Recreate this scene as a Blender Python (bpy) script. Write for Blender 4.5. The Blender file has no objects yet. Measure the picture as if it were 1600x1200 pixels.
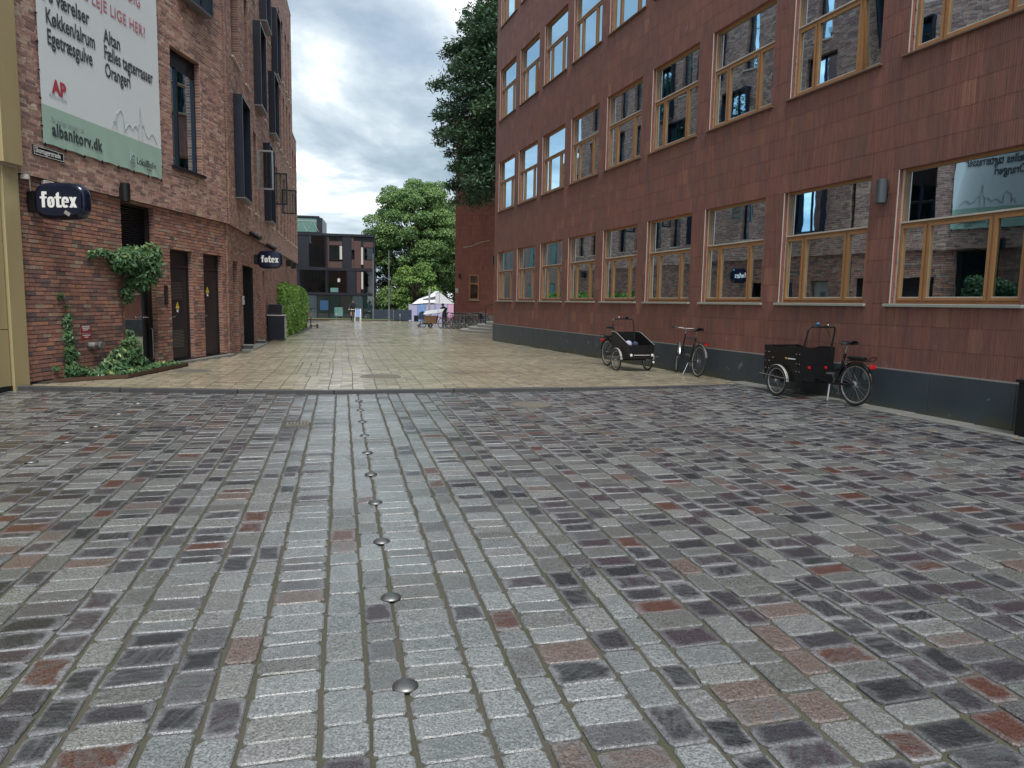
import bpy, math, random
import numpy as np
from mathutils import Vector, Matrix
random.seed(7); rng = np.random.default_rng(11)
sc = bpy.context.scene
COL = sc.collection
R_ = math.radians

# ------------------------------------------------------------------ camera
EYE = 1.5; PITCH = R_(6.49); ROLL = R_(1.03); FPX = 1115.0
cam_d = bpy.data.cameras.new("camera"); cam = bpy.data.objects.new("camera", cam_d); COL.objects.link(cam)
cam_d.sensor_width = 36.0; cam_d.lens = 36.0 * FPX / 1600.0; cam_d.clip_start = .05; cam_d.clip_end = 3000
r0 = Vector((1, 0, 0)); u0 = Vector((0, math.sin(PITCH), math.cos(PITCH))); fwd = Vector((0, math.cos(PITCH), -math.sin(PITCH)))
rr = r0 * math.cos(ROLL) + u0 * math.sin(ROLL); uu = u0 * math.cos(ROLL) - r0 * math.sin(ROLL)
cam.matrix_world = Matrix(((rr.x, uu.x, -fwd.x, 0), (rr.y, uu.y, -fwd.y, 0), (rr.z, uu.z, -fwd.z, EYE), (0, 0, 0, 1)))
sc.camera = cam

# ------------------------------------------------------------------ sky, sun, exposure
SUN_EL, SUN_AZ = R_(56), R_(166)          # azimuth measured from +Y towards +X
world = bpy.data.worlds.new("World"); sc.world = world; world.use_nodes = True
wn = world.node_tree.nodes; wl = world.node_tree.links; wn.clear()
def wnode(t, **k):
    n = wn.new(t)
    for a, b in k.items(): setattr(n, a, b)
    return n
w_out = wnode('ShaderNodeOutputWorld'); w_bg = wnode('ShaderNodeBackground')
w_sky = wnode('ShaderNodeTexSky', sky_type='NISHITA', sun_disc=False, sun_elevation=SUN_EL, sun_rotation=SUN_AZ, air_density=1.0, dust_density=1.5, ozone_density=1.0)
w_tc = wnode('ShaderNodeTexCoord'); w_sep = wnode('ShaderNodeSeparateXYZ')
wl.new(w_tc.outputs['Generated'], w_sep.inputs[0])
def wmath(op, a, b=None, c=None, clamp=False):
    n = wnode('ShaderNodeMath', operation=op); n.use_clamp = clamp
    for i, v in enumerate((a, b, c)):
        if v is None: continue
        if isinstance(v, (int, float)): n.inputs[i].default_value = v
        else: wl.new(v, n.inputs[i])
    return n.outputs[0]
zc = wmath('MAXIMUM', w_sep.outputs['Z'], 0.0); zd = wmath('ADD', zc, 0.28)
cx_ = wmath('DIVIDE', w_sep.outputs['X'], zd); cy_ = wmath('DIVIDE', w_sep.outputs['Y'], zd)
w_cmb = wnode('ShaderNodeCombineXYZ'); wl.new(cx_, w_cmb.inputs[0]); wl.new(cy_, w_cmb.inputs[1])
def wnoise(scale, detail, rough, loc):
    mp = wnode('ShaderNodeMapping'); mp.inputs['Location'].default_value = loc; wl.new(w_cmb.outputs[0], mp.inputs[0])
    n = wnode('ShaderNodeTexNoise'); n.inputs['Scale'].default_value = scale; n.inputs['Detail'].default_value = detail; n.inputs['Roughness'].default_value = rough; n.inputs['Distortion'].default_value = .35
    wl.new(mp.outputs[0], n.inputs['Vector']); return n.outputs['Fac']
def wramp(fac, stops):
    n = wnode('ShaderNodeValToRGB'); wl.new(fac, n.inputs[0]); e = n.color_ramp.elements
    while len(e) < len(stops): e.new(.5)
    for i, (p, c) in enumerate(stops): e[i].position = p; e[i].color = (*c, 1)
    return n.outputs['Color']
n_big = wnoise(1.1, 6, .52, (3.1, 7.4, 0)); n_med = wnoise(1.55, 7, .56, (1.9, 2.6, 5))
cover = wramp(n_big, [(.30, (0, 0, 0)), (.46, (1, 1, 1))])
ccol = wramp(n_med, [(.37, (.30, .40, .48)), (.46, (.45, .55, .63)), (.53, (.68, .77, .83)), (.60, (1.2, 1.23, 1.25))])
w_skyS = wnode('ShaderNodeVectorMath', operation='SCALE'); wl.new(w_sky.outputs[0], w_skyS.inputs[0]); w_skyS.inputs['Scale'].default_value = .075
w_ccS = wnode('ShaderNodeVectorMath', operation='SCALE'); wl.new(ccol, w_ccS.inputs[0]); w_ccS.inputs['Scale'].default_value = .68
w_mix = wnode('ShaderNodeMix', data_type='RGBA')
cf = wmath('MULTIPLY_ADD', cover, .55, .4, clamp=True)
wl.new(cf, w_mix.inputs[0]); wl.new(w_skyS.outputs[0], w_mix.inputs[6]); wl.new(w_ccS.outputs[0], w_mix.inputs[7])
wl.new(w_mix.outputs[2], w_bg.inputs[0]); w_bg.inputs[1].default_value = 1.0; wl.new(w_bg.outputs[0], w_out.inputs[0])

sun_d = bpy.data.lights.new("sun", 'SUN'); sun = bpy.data.objects.new("sun", sun_d); COL.objects.link(sun)
sun_d.energy = 2.1; sun_d.angle = R_(24); sun_d.color = (1.0, .96, .9)
sdir = Vector((math.sin(SUN_AZ) * math.cos(SUN_EL), math.cos(SUN_AZ) * math.cos(SUN_EL), math.sin(SUN_EL)))
sun.rotation_euler = sdir.to_track_quat('Z', 'Y').to_euler()
vs = sc.view_settings; vs.view_transform = 'Standard'; vs.look = 'None'; vs.exposure = 0.84; vs.gamma = 1.0; vs.use_curve_mapping = False

# ------------------------------------------------------------------ materials
class NT:
    def __init__(s, name):
        s.m = bpy.data.materials.new(name); s.m.use_nodes = True; s.t = s.m.node_tree; s.n = s.t.nodes; s.l = s.t.links; s.n.clear()
        s.out = s.n.new('ShaderNodeOutputMaterial'); s.b = s.n.new('ShaderNodeBsdfPrincipled'); s.l.new(s.b.outputs[0], s.out.inputs[0])
    def node(s, t, **k):
        n = s.n.new(t)
        for a, b in k.items(): setattr(n, a, b)
        return n
    def put(s, inp, v):
        if isinstance(v, bpy.types.NodeSocket): s.l.new(v, inp)
        elif isinstance(v, tuple) and len(v) == 3 and inp.type == 'RGBA': inp.default_value = (*v, 1)
        else: inp.default_value = v
    def math(s, op, a, b=None, c=None, clamp=False):
        n = s.node('ShaderNodeMath', operation=op); n.use_clamp = clamp
        for i, v in enumerate((a, b, c)):
            if v is not None: s.put(n.inputs[i], v)
        return n.outputs[0]
    def attr(s, name='rnd'):
        a = s.node('ShaderNodeAttribute'); a.attribute_name = name
        x = s.node('ShaderNodeSeparateXYZ'); s.l.new(a.outputs['Vector'], x.inputs[0]); return x.outputs
    def coord(s, which='Object'): return s.node('ShaderNodeTexCoord').outputs[which]
    def pos(s): return s.node('ShaderNodeNewGeometry').outputs['Position']
    def mapping(s, v, scale=(1, 1, 1), loc=(0, 0, 0), rot=(0, 0, 0)):
        m = s.node('ShaderNodeMapping'); s.put(m.inputs['Location'], loc); s.put(m.inputs['Scale'], scale); s.put(m.inputs['Rotation'], rot); s.l.new(v, m.inputs[0]); return m.outputs[0]
    def vadd(s, a, b):
        n = s.node('ShaderNodeVectorMath', operation='ADD'); s.put(n.inputs[0], a); s.put(n.inputs[1], b); return n.outputs[0]
    def noise(s, v, scale, detail=4, rough=.55, dist=0.):
        n = s.node('ShaderNodeTexNoise'); s.put(n.inputs['Vector'], v); n.inputs['Scale'].default_value = scale; n.inputs['Detail'].default_value = detail; n.inputs['Roughness'].default_value = rough; n.inputs['Distortion'].default_value = dist; return n.outputs['Fac']
    def ramp(s, f, stops, interp='LINEAR'):
        n = s.node('ShaderNodeValToRGB'); s.put(n.inputs[0], f); n.color_ramp.interpolation = interp; e = n.color_ramp.elements
        while len(e) < len(stops): e.new(.5)
        for i, (p, c) in enumerate(stops):
            e[i].position = p; e[i].color = (*c, 1) if isinstance(c, tuple) else (c, c, c, 1)
        return n.outputs['Color']
    def mix(s, f, a, b, mode='MIX'):
        n = s.node('ShaderNodeMix', data_type='RGBA', blend_type=mode); s.put(n.inputs[0], f); s.put(n.inputs[6], a); s.put(n.inputs[7], b); return n.outputs[2]
    def bump(s, h, strength=.3, dist=.01, normal=None):
        n = s.node('ShaderNodeBump'); s.put(n.inputs['Height'], h); n.inputs['Strength'].default_value = strength; n.inputs['Distance'].default_value = dist
        if normal is not None: s.l.new(normal, n.inputs['Normal'])
        s.l.new(n.outputs[0], s.b.inputs['Normal']); s.l.new(n.outputs[0], s.b.inputs['Coat Normal']); return n.outputs[0]
    def set(s, color=None, rough=None, metal=None, spec=None):
        if color is not None: s.put(s.b.inputs['Base Color'], color)
        if rough is not None: s.put(s.b.inputs['Roughness'], rough)
        if metal is not None: s.put(s.b.inputs['Metallic'], metal)
        if spec is not None: s.put(s.b.inputs['Specular IOR Level'], spec)
        return s
M = {}
def simple(name, color, rough=.5, metal=0., var=.12, scale=8., bump=0., spec=.5):
    t = NT(name); p = t.coord('Object'); n = t.noise(p, scale, 5, .6)
    c = t.mix(n, tuple(x * (1 - var) for x in color), tuple(min(1, x * (1 + var)) for x in color))
    t.set(c, t.math('MULTIPLY_ADD', n, .16, rough - .08), metal, spec)
    if bump: t.bump(t.noise(p, scale * 6, 4, .6), bump, .004)
    M[name] = t.m; return t.m

def mat_sett():
    t = NT('granite_sett'); x, y, z = t.attr()[:3]
    tc = t.node('ShaderNodeUVMap').outputs[0]
    off = t.node('ShaderNodeCombineXYZ'); t.put(off.inputs[0], t.math('MULTIPLY', x, 37.)); t.put(off.inputs[1], t.math('MULTIPLY', y, 53.)); t.put(off.inputs[2], t.math('MULTIPLY', z, 29.))
    p = t.vadd(t.pos(), off.outputs[0])
    base = t.ramp(x, [(0, (.215, .23, .235)), (.04, (.17, .185, .19)), (.08, (.138, .146, .142)), (.14, (.18, .188, .182)), (.24, (.12, .125, .12)), (.35, (.20, .205, .205)), (.44, (.085, .085, .09)), (.51, (.135, .102, .090)), (.56, (.034, .033, .042)), (.70, (.018, .021, .025)), (.84, (.046, .037, .045)), (.952, (.085, .034, .023))], 'CONSTANT')
    fine = t.noise(p, 95, 6, .72); gr = t.ramp(fine, [(.36, .25), (.5, 1.0), (.64, 1.85)])
    col = t.mix(.85, base, gr, 'MULTIPLY')
    rot = t.node('ShaderNodeVectorRotate', rotation_type='Z_AXIS'); t.put(rot.inputs['Vector'], p); t.put(rot.inputs['Angle'], t.math('MULTIPLY', y, 6.28))
    streak = t.noise(t.mapping(rot.outputs[0], (7, 38, 7)), 1.0, 5, .62, .6)
    sm = t.math('MULTIPLY', t.ramp(streak, [(.42, 0.), (.62, 1.)]), t.math('GREATER_THAN', z, .45))
    col = t.mix(t.math('MULTIPLY', sm, .55), col, (.11, .125, .13))
    # pale dried rim round the dark wet faces
    sp = t.node('ShaderNodeSeparateXYZ'); t.put(sp.inputs[0], tc)
    def edge(a): return t.math('MINIMUM', a, t.math('SUBTRACT', 1.0, a))
    ed = t.math('MINIMUM', edge(sp.outputs[0]), edge(sp.outputs[1]))
    nz = t.noise(p, 9, 4, .6, .5)
    m = t.math('ADD', ed, t.math('MULTIPLY_ADD', nz, .5, -.27))
    rim = t.ramp(m, [(.03, 1.), (.16, 0.)])
    isdark = t.math('GREATER_THAN', x, .58)
    rimf = t.math('MULTIPLY', t.math('MULTIPLY', rim, t.math('MULTIPLY_ADD', isdark, .62, .38)), t.math('MULTIPLY_ADD', z, .7, .25, clamp=True))
    rimc = t.mix(.6, (.215, .22, .235), gr, 'MULTIPLY')
    col = t.mix(rimf, col, rimc)
    wet = t.noise(t.pos(), .9, 3, .5)
    ro = t.math('ADD', t.math('MULTIPLY_ADD', fine, .22, .16), t.math('MULTIPLY', rimf, .14))
    ro = t.math('ADD', ro, t.math('MULTIPLY_ADD', wet, .3, -.13), clamp=True)
    t.set(col, ro, 0., .5); t.put(t.b.inputs['Coat Weight'], t.ramp(wet, [(.32, .35), (.58, 1.0)])); t.b.inputs['Coat Roughness'].default_value = .12; t.b.inputs['Coat IOR'].default_value = 1.4
    h = t.math('ADD', t.math('MULTIPLY', t.noise(p, 28, 5, .65), 1.0), t.math('MULTIPLY', t.noise(p, 140, 3, .6), .3))
    t.bump(h, .9, .02); cb = t.node('ShaderNodeBump'); t.put(cb.inputs['Height'], h); cb.inputs['Strength'].default_value = .42; cb.inputs['Distance'].default_value = .01; t.l.new(cb.outputs[0], t.b.inputs['Coat Normal']); M['sett'] = t.m
mat_sett()
def mat_bed(name, a, b):
    t = NT(name); p = t.pos(); n = t.noise(p, 45, 6, .7); g = t.noise(p, 2.2, 4, .6)
    c = t.mix(n, tuple(v * .55 for v in a), a); c = t.mix(t.ramp(g, [(.45, 0.), (.62, .7)]), c, b)
    t.set(c, .75); t.bump(n, .6, .01); M[name] = t.m
mat_bed('joint_sand', (.095, .088, .066), (.055, .06, .03)); mat_bed('paver_joint', (.10, .09, .07), (.07, .065, .045))
mat_bed('earth', (.07, .055, .04), (.03, .028, .02)); mat_bed('asphalt', (.07, .07, .07), (.05, .05, .05))
def mat_paver():
    t = NT('clinker_paver'); x, y, z = t.attr()[:3]; p = t.pos()
    base = t.ramp(x, [(0, (.335, .295, .215)), (.25, (.42, .375, .27)), (.5, (.375, .34, .265)), (.75, (.45, .40, .29)), (.90, (.30, .265, .205))], 'CONSTANT')
    n = t.noise(p, 30, 6, .7); c = t.mix(.7, base, t.ramp(n, [(.3, .6), (.7, 1.35)]), 'MULTIPLY')
    big = t.noise(p, .45, 4, .6); c = t.mix(t.ramp(big, [(.45, 0.), (.72, .4)]), c, (.22, .18, .115))
    wet = t.noise(p, .6, 3, .5)
    t.set(c, t.math('ADD', t.math('MULTIPLY_ADD', n, .25, .2), t.math('MULTIPLY_ADD', wet, .3, -.13), clamp=True), 0, .5); t.put(t.b.inputs['Coat Weight'], t.ramp(wet, [(.35, .45), (.6, 1.0)])); t.b.inputs['Coat Roughness'].default_value = .15; t.b.inputs['Coat IOR'].default_value = 1.33
    t.bump(t.noise(p, 60, 4, .65), .5, .006); cb = t.node('ShaderNodeBump'); t.put(cb.inputs['Height'], t.noise(p, 9, 3, .5)); cb.inputs['Strength'].default_value = .2; cb.inputs['Distance'].default_value = .01; t.l.new(cb.outputs[0], t.b.inputs['Coat Normal']); M['paver'] = t.m
mat_paver()
def mat_tile():
    t = NT('terracotta_tile'); x, y, z = t.attr()[:3]; p = t.pos()
    base = t.ramp(x, [(0, (0.207, 0.094, 0.078)), (.30, (0.220, 0.099, 0.080)), (.58, (0.196, 0.092, 0.079)), (.78, (0.234, 0.109, 0.083)), (.90, (0.182, 0.091, 0.080)), (.972, (0.268, 0.129, 0.093))], 'CONSTANT')
    st = t.noise(t.mapping(p, (26, 26, 1.6)), 1.0, 4, .6)
    c = t.mix(.75, base, t.ramp(st, [(.3, .68), (.7, 1.3)]), 'MULTIPLY')
    dirt = t.noise(t.mapping(p, (1.3, 1.3, .45)), 1.0, 5, .65); c = t.mix(t.ramp(dirt, [(.5, 0.), (.75, .5)]), c, (.13, .085, .07))
    fx = t.noise(p, 3.5, 3, .5); c = t.mix(t.ramp(fx, [(.70, 0.), (.76, .35)]), c, (.30, .24, .21))
    t.set(c, .62, 0, .35); t.bump(t.noise(p, 80, 4, .6), .3, .003); M['tile'] = t.m
    t = NT('terracotta_wall'); p = t.coord('Object')
    br = t.node('ShaderNodeTexBrick'); t.put(br.inputs['Vector'], t.mapping(p, (1, 1, 1), (0, 0, 0), (R_(90), 0, 0))); br.offset = .5
    for k, v in (('Scale', 1.), ('Brick Width', .2158), ('Row Height', .3345), ('Mortar Size', .004)): br.inputs[k].default_value = v
    t.put(br.inputs['Color1'], (.23, .09, .07)); t.put(br.inputs['Color2'], (.28, .11, .078)); t.put(br.inputs['Mortar'], (.10, .045, .036))
    st = t.noise(t.mapping(p, (22, 22, 1.2)), 1.0, 4, .6); c = t.mix(.7, br.outputs['Color'], t.ramp(st, [(.3, .7), (.7, 1.3)]), 'MULTIPLY')
    t.set(c, .65, 0, .3); M['terra_wall'] = t.m
mat_tile()
def mat_brick(name, stops, rough=.75):
    t = NT(name); x, y, z = t.attr()[:3]; p = t.pos()
    base = t.ramp(x, stops, 'CONSTANT'); n = t.noise(p, 38, 6, .7)
    c = t.mix(.8, base, t.ramp(n, [(.3, .55), (.7, 1.35)]), 'MULTIPLY')
    sm = t.noise(p, 6, 5, .6); c = t.mix(t.math('MULTIPLY', t.ramp(sm, [(.5, 0.), (.66, .6)]), y), c, (.075, .06, .058))
    t.set(c, rough, 0, .3); t.bump(t.noise(p, 70, 5, .65), .5, .006); M[name] = t.m
mat_brick('brick_low', [(0, (0.346, 0.174, 0.136)), (.22, (0.292, 0.158, 0.132)), (.42, (0.402, 0.211, 0.159)), (.58, (0.231, 0.134, 0.122)), (.70, (0.366, 0.264, 0.206)), (.82, (0.164, 0.125, 0.121)), (.91, (0.442, 0.218, 0.148))])
mat_brick('brick_up', [(0, (0.401, 0.232, 0.189)), (.22, (0.308, 0.177, 0.156)), (.40, (0.469, 0.295, 0.239)), (.56, (0.235, 0.148, 0.135)), (.70, (0.428, 0.254, 0.204)), (.82, (0.499, 0.368, 0.287)), (.92, (0.335, 0.191, 0.173))])
simple('mortar_low', (.10, .08, .07), .9, 0, .3, 20, .4); simple('mortar_up', (.60, .50, .44), .9, 0, .2, 20, .4)
def mat_reveal():
    t = NT('brick_reveal'); p = t.pos(); sp = t.node('ShaderNodeSeparateXYZ'); t.put(sp.inputs[0], p)
    row = t.math('FRACT', t.math('DIVIDE', sp.outputs[2], .0667)); mask = t.math('LESS_THAN', row, .18)
    idx = t.math('FLOOR', t.math('DIVIDE', sp.outputs[2], .0667)); wn_ = t.node('ShaderNodeTexWhiteNoise', noise_dimensions='1D'); t.put(wn_.inputs['W'], idx)
    c = t.ramp(wn_.outputs['Value'], [(0, (.20, .095, .07)), (.4, (.13, .07, .058)), (.75, (.25, .13, .09))], 'CONSTANT')
    t.set(t.mix(mask, c, (.34, .26, .22)), .85); M['reveal'] = t.m
mat_reveal()
def mat_brick_plain():
    t = NT('brick_plain'); p = t.coord('Object'); br = t.node('ShaderNodeTexBrick'); t.put(br.inputs['Vector'], t.mapping(p, (1, 1, 1), (0, 0, 0), (R_(90), 0, 0)))
    for k, v in (('Scale', 1.), ('Brick Width', .24), ('Row Height', .067), ('Mortar Size', .006)): br.inputs[k].default_value = v
    t.put(br.inputs['Color1'], (.20, .105, .085)); t.put(br.inputs['Color2'], (.29, .165, .13)); t.put(br.inputs['Mortar'], (.42, .34, .3)); t.set(br.outputs['Color'], .8); M['brick_plain'] = t.m
mat_brick_plain()
def mat_oak():
    t = NT('oak_frame'); p = t.coord('Object'); n = t.noise(t.mapping(p, (14, 40, 3)), 1.0, 5, .6, .4)
    c = t.mix(n, (.28, .13, .048), (.47, .24, .10)); oi = t.node('ShaderNodeObjectInfo').outputs['Random']; c = t.mix(t.math('MULTIPLY', oi, .45), c, (.30, .19, .11)); c = t.mix(t.ramp(t.noise(p, 2.3, 4, .6), [(.5, 0.), (.72, .45)]), c, (.20, .125, .075)); t.set(c, .55, 0, .35); M['oak'] = t.m
mat_oak()
def mat_glass(name, tint, base, k, refl=(.93, .97, 1.0)):
    t = NT(name); t.n.remove(t.b)
    fr = t.node('ShaderNodeFresnel'); fr.inputs[0].default_value = 1.52
    f = t.math('MULTIPLY_ADD', fr.outputs[0], k, base, clamp=True)
    tr = t.node('ShaderNodeBsdfTransparent'); t.put(tr.inputs[0], tint)
    gl = t.node('ShaderNodeBsdfGlossy'); t.put(gl.inputs['Color'], refl); gl.inputs['Roughness'].default_value = .012
    nb = t.node('ShaderNodeBump'); nb.inputs['Strength'].default_value = .05; nb.inputs['Distance'].default_value = .02; t.put(nb.inputs['Height'], t.noise(t.coord('Object'), 1.7, 2, .4)); t.l.new(nb.outputs[0], gl.inputs['Normal'])
    mx = t.node('ShaderNodeMixShader'); t.l.new(f, mx.inputs[0]); t.l.new(tr.outputs[0], mx.inputs[1]); t.l.new(gl.outputs[0], mx.inputs[2]); t.l.new(mx.outputs[0], t.out.inputs[0])
    M[name] = t.m
mat_glass('glass', (.24, .42, .46), .11, 1.1, (.62, .85, 1.0)); mat_glass('glass_dark', (.30, .38, .40), .16, 1.3); mat_glass('glass_dim', (.25, .32, .34), .06, .6); mat_glass('glass_clear', (.72, .82, .80), .06, 1.1)
simple('navy_metal', (.013, .017, .028), .35, .3, .2, 3); simple('black_metal', (.012, .012, .014), .4, .2, .2, 5); simple('black_paint', (.01, .0105, .012), .3, 0, .2, 6)
simple('black_board', (.0045, .005, .0065), .5, 0, .3, 4); simple('rubber', (.02, .02, .021), .75, 0, .25, 30, .2)
simple('chrome', (.55, .56, .57), .22, 1., .1, 20); simple('steel', (.33, .34, .35), .38, .9, .15, 14); simple('silver_paint', (.45, .46, .47), .35, .4, .1, 8)
simple('lamp_grey', (.11, .12, .13), .38, .6, .1, 6); simple('stud_metal', (.20, .20, .20), .42, .9, .3, 60); simple('aluminium', (.42, .42, .40), .45, .5, .12, 12); simple('grey_sill', (.34, .36, .33), .55, .1, .15, 9); simple('sill_brown', (.16, .10, .065), .6, 0, .2, 9); simple('sill_light', (.50, .46, .41), .6, 0, .15, 9)
def mat_gold():
    t = NT('bronze_panel'); p = t.pos(); n = t.noise(t.mapping(p, (3, 3, .5)), 1., 5, .6); t.set(t.mix(n, (.42, .345, .185), (.53, .45, .26)), .45, .35, .4); M['gold'] = t.m
mat_gold()
def mat_plinth():
    t = NT('basalt_plinth'); p = t.pos(); n = t.noise(p, 1.6, 6, .65); f = t.noise(p, 60, 4, .6)
    c = t.mix(n, (.024, .036, .048), (.062, .080, .096)); sp = t.noise(p, 5.5, 2, .4); c = t.mix(t.ramp(sp, [(.69, 0.), (.72, .6)]), c, (.20, .21, .21))
    moss = t.node('ShaderNodeSeparateXYZ'); t.put(moss.inputs[0], p); low = t.ramp(t.math('ADD', moss.outputs[2], t.math('MULTIPLY', n, .5)), [(.22, .75), (.36, 0.)]); c = t.mix(low, c, (.075, .08, .045))
    t.set(c, t.math('MULTIPLY_ADD', f, .2, .32)); t.bump(f, .25, .004); M['plinth'] = t.m
mat_plinth()
simple('kerb_stone', (.055, .055, .058), .5, 0, .35, 12, .4); simple('pale_slab', (.215, .215, .20), .45, 0, .22, 5, .3); simple('cast_iron', (.17, .155, .13), .55, .1, .3, 25, .5)
simple('stone_step', (.27, .26, .23), .6, 0, .2, 6, .3); simple('white_paint', (.75, .76, .76), .45, 0, .05, 6); simple('sign_navy', (.006, .010, .028), .12, 0, .2, 2)
simple('banner_white', (.70, .75, .78), .55, 0, .04, 2); simple('banner_green', (.35, .50, .43), .55, 0, .06, 2); simple('print_dark', (.04, .055, .06), .6, 0, .05); simple('print_red', (.42, .05, .075), .6, 0, .05); simple('print_pink', (.47, .17, .20), .6, 0, .05); simple('print_grey', (.30, .36, .37), .6, 0, .05)
simple('red_sign', (.30, .035, .04), .45, 0, .1); simple('yellow', (.65, .50, .04), .45, 0, .1); simple('red_lens', (.50, .012, .012), .25, 0, .1); simple('blue_plastic', (.035, .085, .17), .3, 0, .2)
simple('corten', (.075, .038, .024), .75, 0, .35, 12, .3); simple('bark', (.07, .055, .042), .9, 0, .3, 12, .5); simple('interior', (.30, .29, .27), .9, 0, .15, .6); simple('interior_floor', (.16, .13, .10), .8, 0, .2, 1)
simple('door_dark', (.018, .018, .022), .35, .1, .15, 3); simple('grey_cabinet', (.28, .29, .28), .5, .1, .12, 4); simple('skin', (.42, .26, .19), .6, 0, .08); simple('cloth_dark', (.02, .021, .028), .9, 0, .25, 20); simple('cloth_blue', (.04, .055, .10), .9, 0, .25, 20); simple('hair', (.035, .025, .02), .8, 0, .2, 20)
simple('curtain', (.16, .34, .33), .8, 0, .25, 3); simple('blind', (.36, .40, .40), .6, 0, .1, 3); simple('facade_dark', (.022, .024, .032), .35, .2, .2, .8); simple('facade_red', (.075, .036, .033), .6, 0, .2, 1.5); simple('facade_teal', (.11, .22, .20), .4, 0, .3, 1.); simple('wood_ply', (.20, .115, .06), .6, 0, .2, 6)
simple('tent_white', (.68, .69, .72), .6, 0, .05, 1.); simple('tent_blue', (.20, .32, .60), .6, 0, .12, 1.5); simple('tent_lilac', (.42, .42, .60), .6, 0, .1, 1.5); simple('tent_pink', (.62, .36, .52), .6, 0, .1, 1.5); simple('fence_blue', (.035, .05, .075), .6, 0, .2, 2); simple('lawn', (.075, .12, .03), .9, 0, .35, 8, .5)
simple('orange_ply', (.40, .13, .045), .55, 0, .15, 6); simple('leaf_litter', (.30, .17, .07), .8, 0, .3, 20)
def emit(name, c, s):
    t = NT(name); t.set(c, .5); t.put(t.b.inputs['Emission Color'], c); t.b.inputs['Emission Strength'].default_value = s; M[name] = t.m
emit('lamp_glow', (1.0, .72, .22), 1.3)
def mat_leaf(name, stops, trans=.25, rough=.5):
    t = NT(name); x, y, z = t.attr()[:3]; c = t.ramp(x, stops); t.set(c, rough, 0, .4)
    tl = t.node('ShaderNodeBsdfTranslucent'); t.put(tl.inputs[0], t.mix(.5, c, (.16, .24, .03))); mx = t.node('ShaderNodeMixShader'); mx.inputs[0].default_value = trans
    t.l.new(t.b.outputs[0], mx.inputs[1]); t.l.new(tl.outputs[0], mx.inputs[2]); t.l.new(mx.outputs[0], t.out.inputs[0]); M[name] = t.m
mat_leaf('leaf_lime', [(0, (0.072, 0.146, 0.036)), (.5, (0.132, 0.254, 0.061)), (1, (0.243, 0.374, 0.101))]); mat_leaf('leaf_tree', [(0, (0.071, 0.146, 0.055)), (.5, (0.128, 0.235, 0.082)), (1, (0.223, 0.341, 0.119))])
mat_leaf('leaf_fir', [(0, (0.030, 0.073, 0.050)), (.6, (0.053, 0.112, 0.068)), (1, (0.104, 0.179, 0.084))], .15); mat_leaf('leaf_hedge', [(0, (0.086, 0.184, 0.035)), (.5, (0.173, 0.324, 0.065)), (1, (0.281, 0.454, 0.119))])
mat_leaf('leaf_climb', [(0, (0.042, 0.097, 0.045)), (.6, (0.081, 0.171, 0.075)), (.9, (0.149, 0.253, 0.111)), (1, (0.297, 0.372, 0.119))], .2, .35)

# ------------------------------------------------------------------ mesh helpers
def new_mesh(name, V, F, mats, smooth=False, rnd=None, uv=None, midx=None):
    me = bpy.data.meshes.new(name)
    if isinstance(F, np.ndarray):
        V = np.asarray(V, np.float32).reshape(-1, 3); k = F.shape[1]
        me.vertices.add(len(V)); me.vertices.foreach_set('co', V.ravel())
        me.loops.add(F.size); me.loops.foreach_set('vertex_index', F.astype(np.int32).ravel())
        me.polygons.add(len(F)); me.polygons.foreach_set('loop_start', np.arange(0, F.size, k, dtype=np.int32))
        try: me.polygons.foreach_set('loop_total', np.full(len(F), k, np.int32))
        except Exception: pass
        me.update(calc_edges=True)
    else:
        me.from_pydata([tuple(v) for v in V], [], F); me.update()
    for m in (mats if isinstance(mats, (list, tuple)) else [mats]): me.materials.append(M[m] if isinstance(m, str) else m)
    if midx is not None: me.polygons.foreach_set('material_index', np.asarray(midx, np.int32))
    me.polygons.foreach_set('use_smooth', np.full(len(me.polygons), bool(smooth)))
    if rnd is not None:
        a = me.attributes.new('rnd', 'FLOAT_VECTOR', 'POINT'); a.data.foreach_set('vector', np.asarray(rnd, np.float32).ravel())
    if uv is not None:
        l = me.uv_layers.new(name='UVMap'); vi = np.empty(len(me.loops), np.int32); me.loops.foreach_get('vertex_index', vi); l.data.foreach_set('uv', np.asarray(uv, np.float32)[vi].ravel())
    return me
def link(name, me, parent=None, loc=(0, 0, 0), rz=0., rot=None):
    o = bpy.data.objects.new(name, me); COL.objects.link(o); o.location = loc; o.rotation_euler = rot if rot is not None else (0, 0, rz)
    if parent is not None: o.parent = parent
    return o
def empty(name, loc, rz=0.):
    o = bpy.data.objects.new(name, None); COL.objects.link(o); o.location = loc; o.rotation_euler = (0, 0, rz); o.empty_display_size = .2; return o
def tag(o, label=None, cat=None, group=None, kind=None):
    for k, v in (('label', label), ('category', cat), ('group', group), ('kind', kind)):
        if v: o[k] = v
    return o
def copy_tree(o, parent=None):
    c = o.copy(); COL.objects.link(c); c.parent = parent
    for ch in list(o.children): copy_tree(ch, c)
    return c
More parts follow.
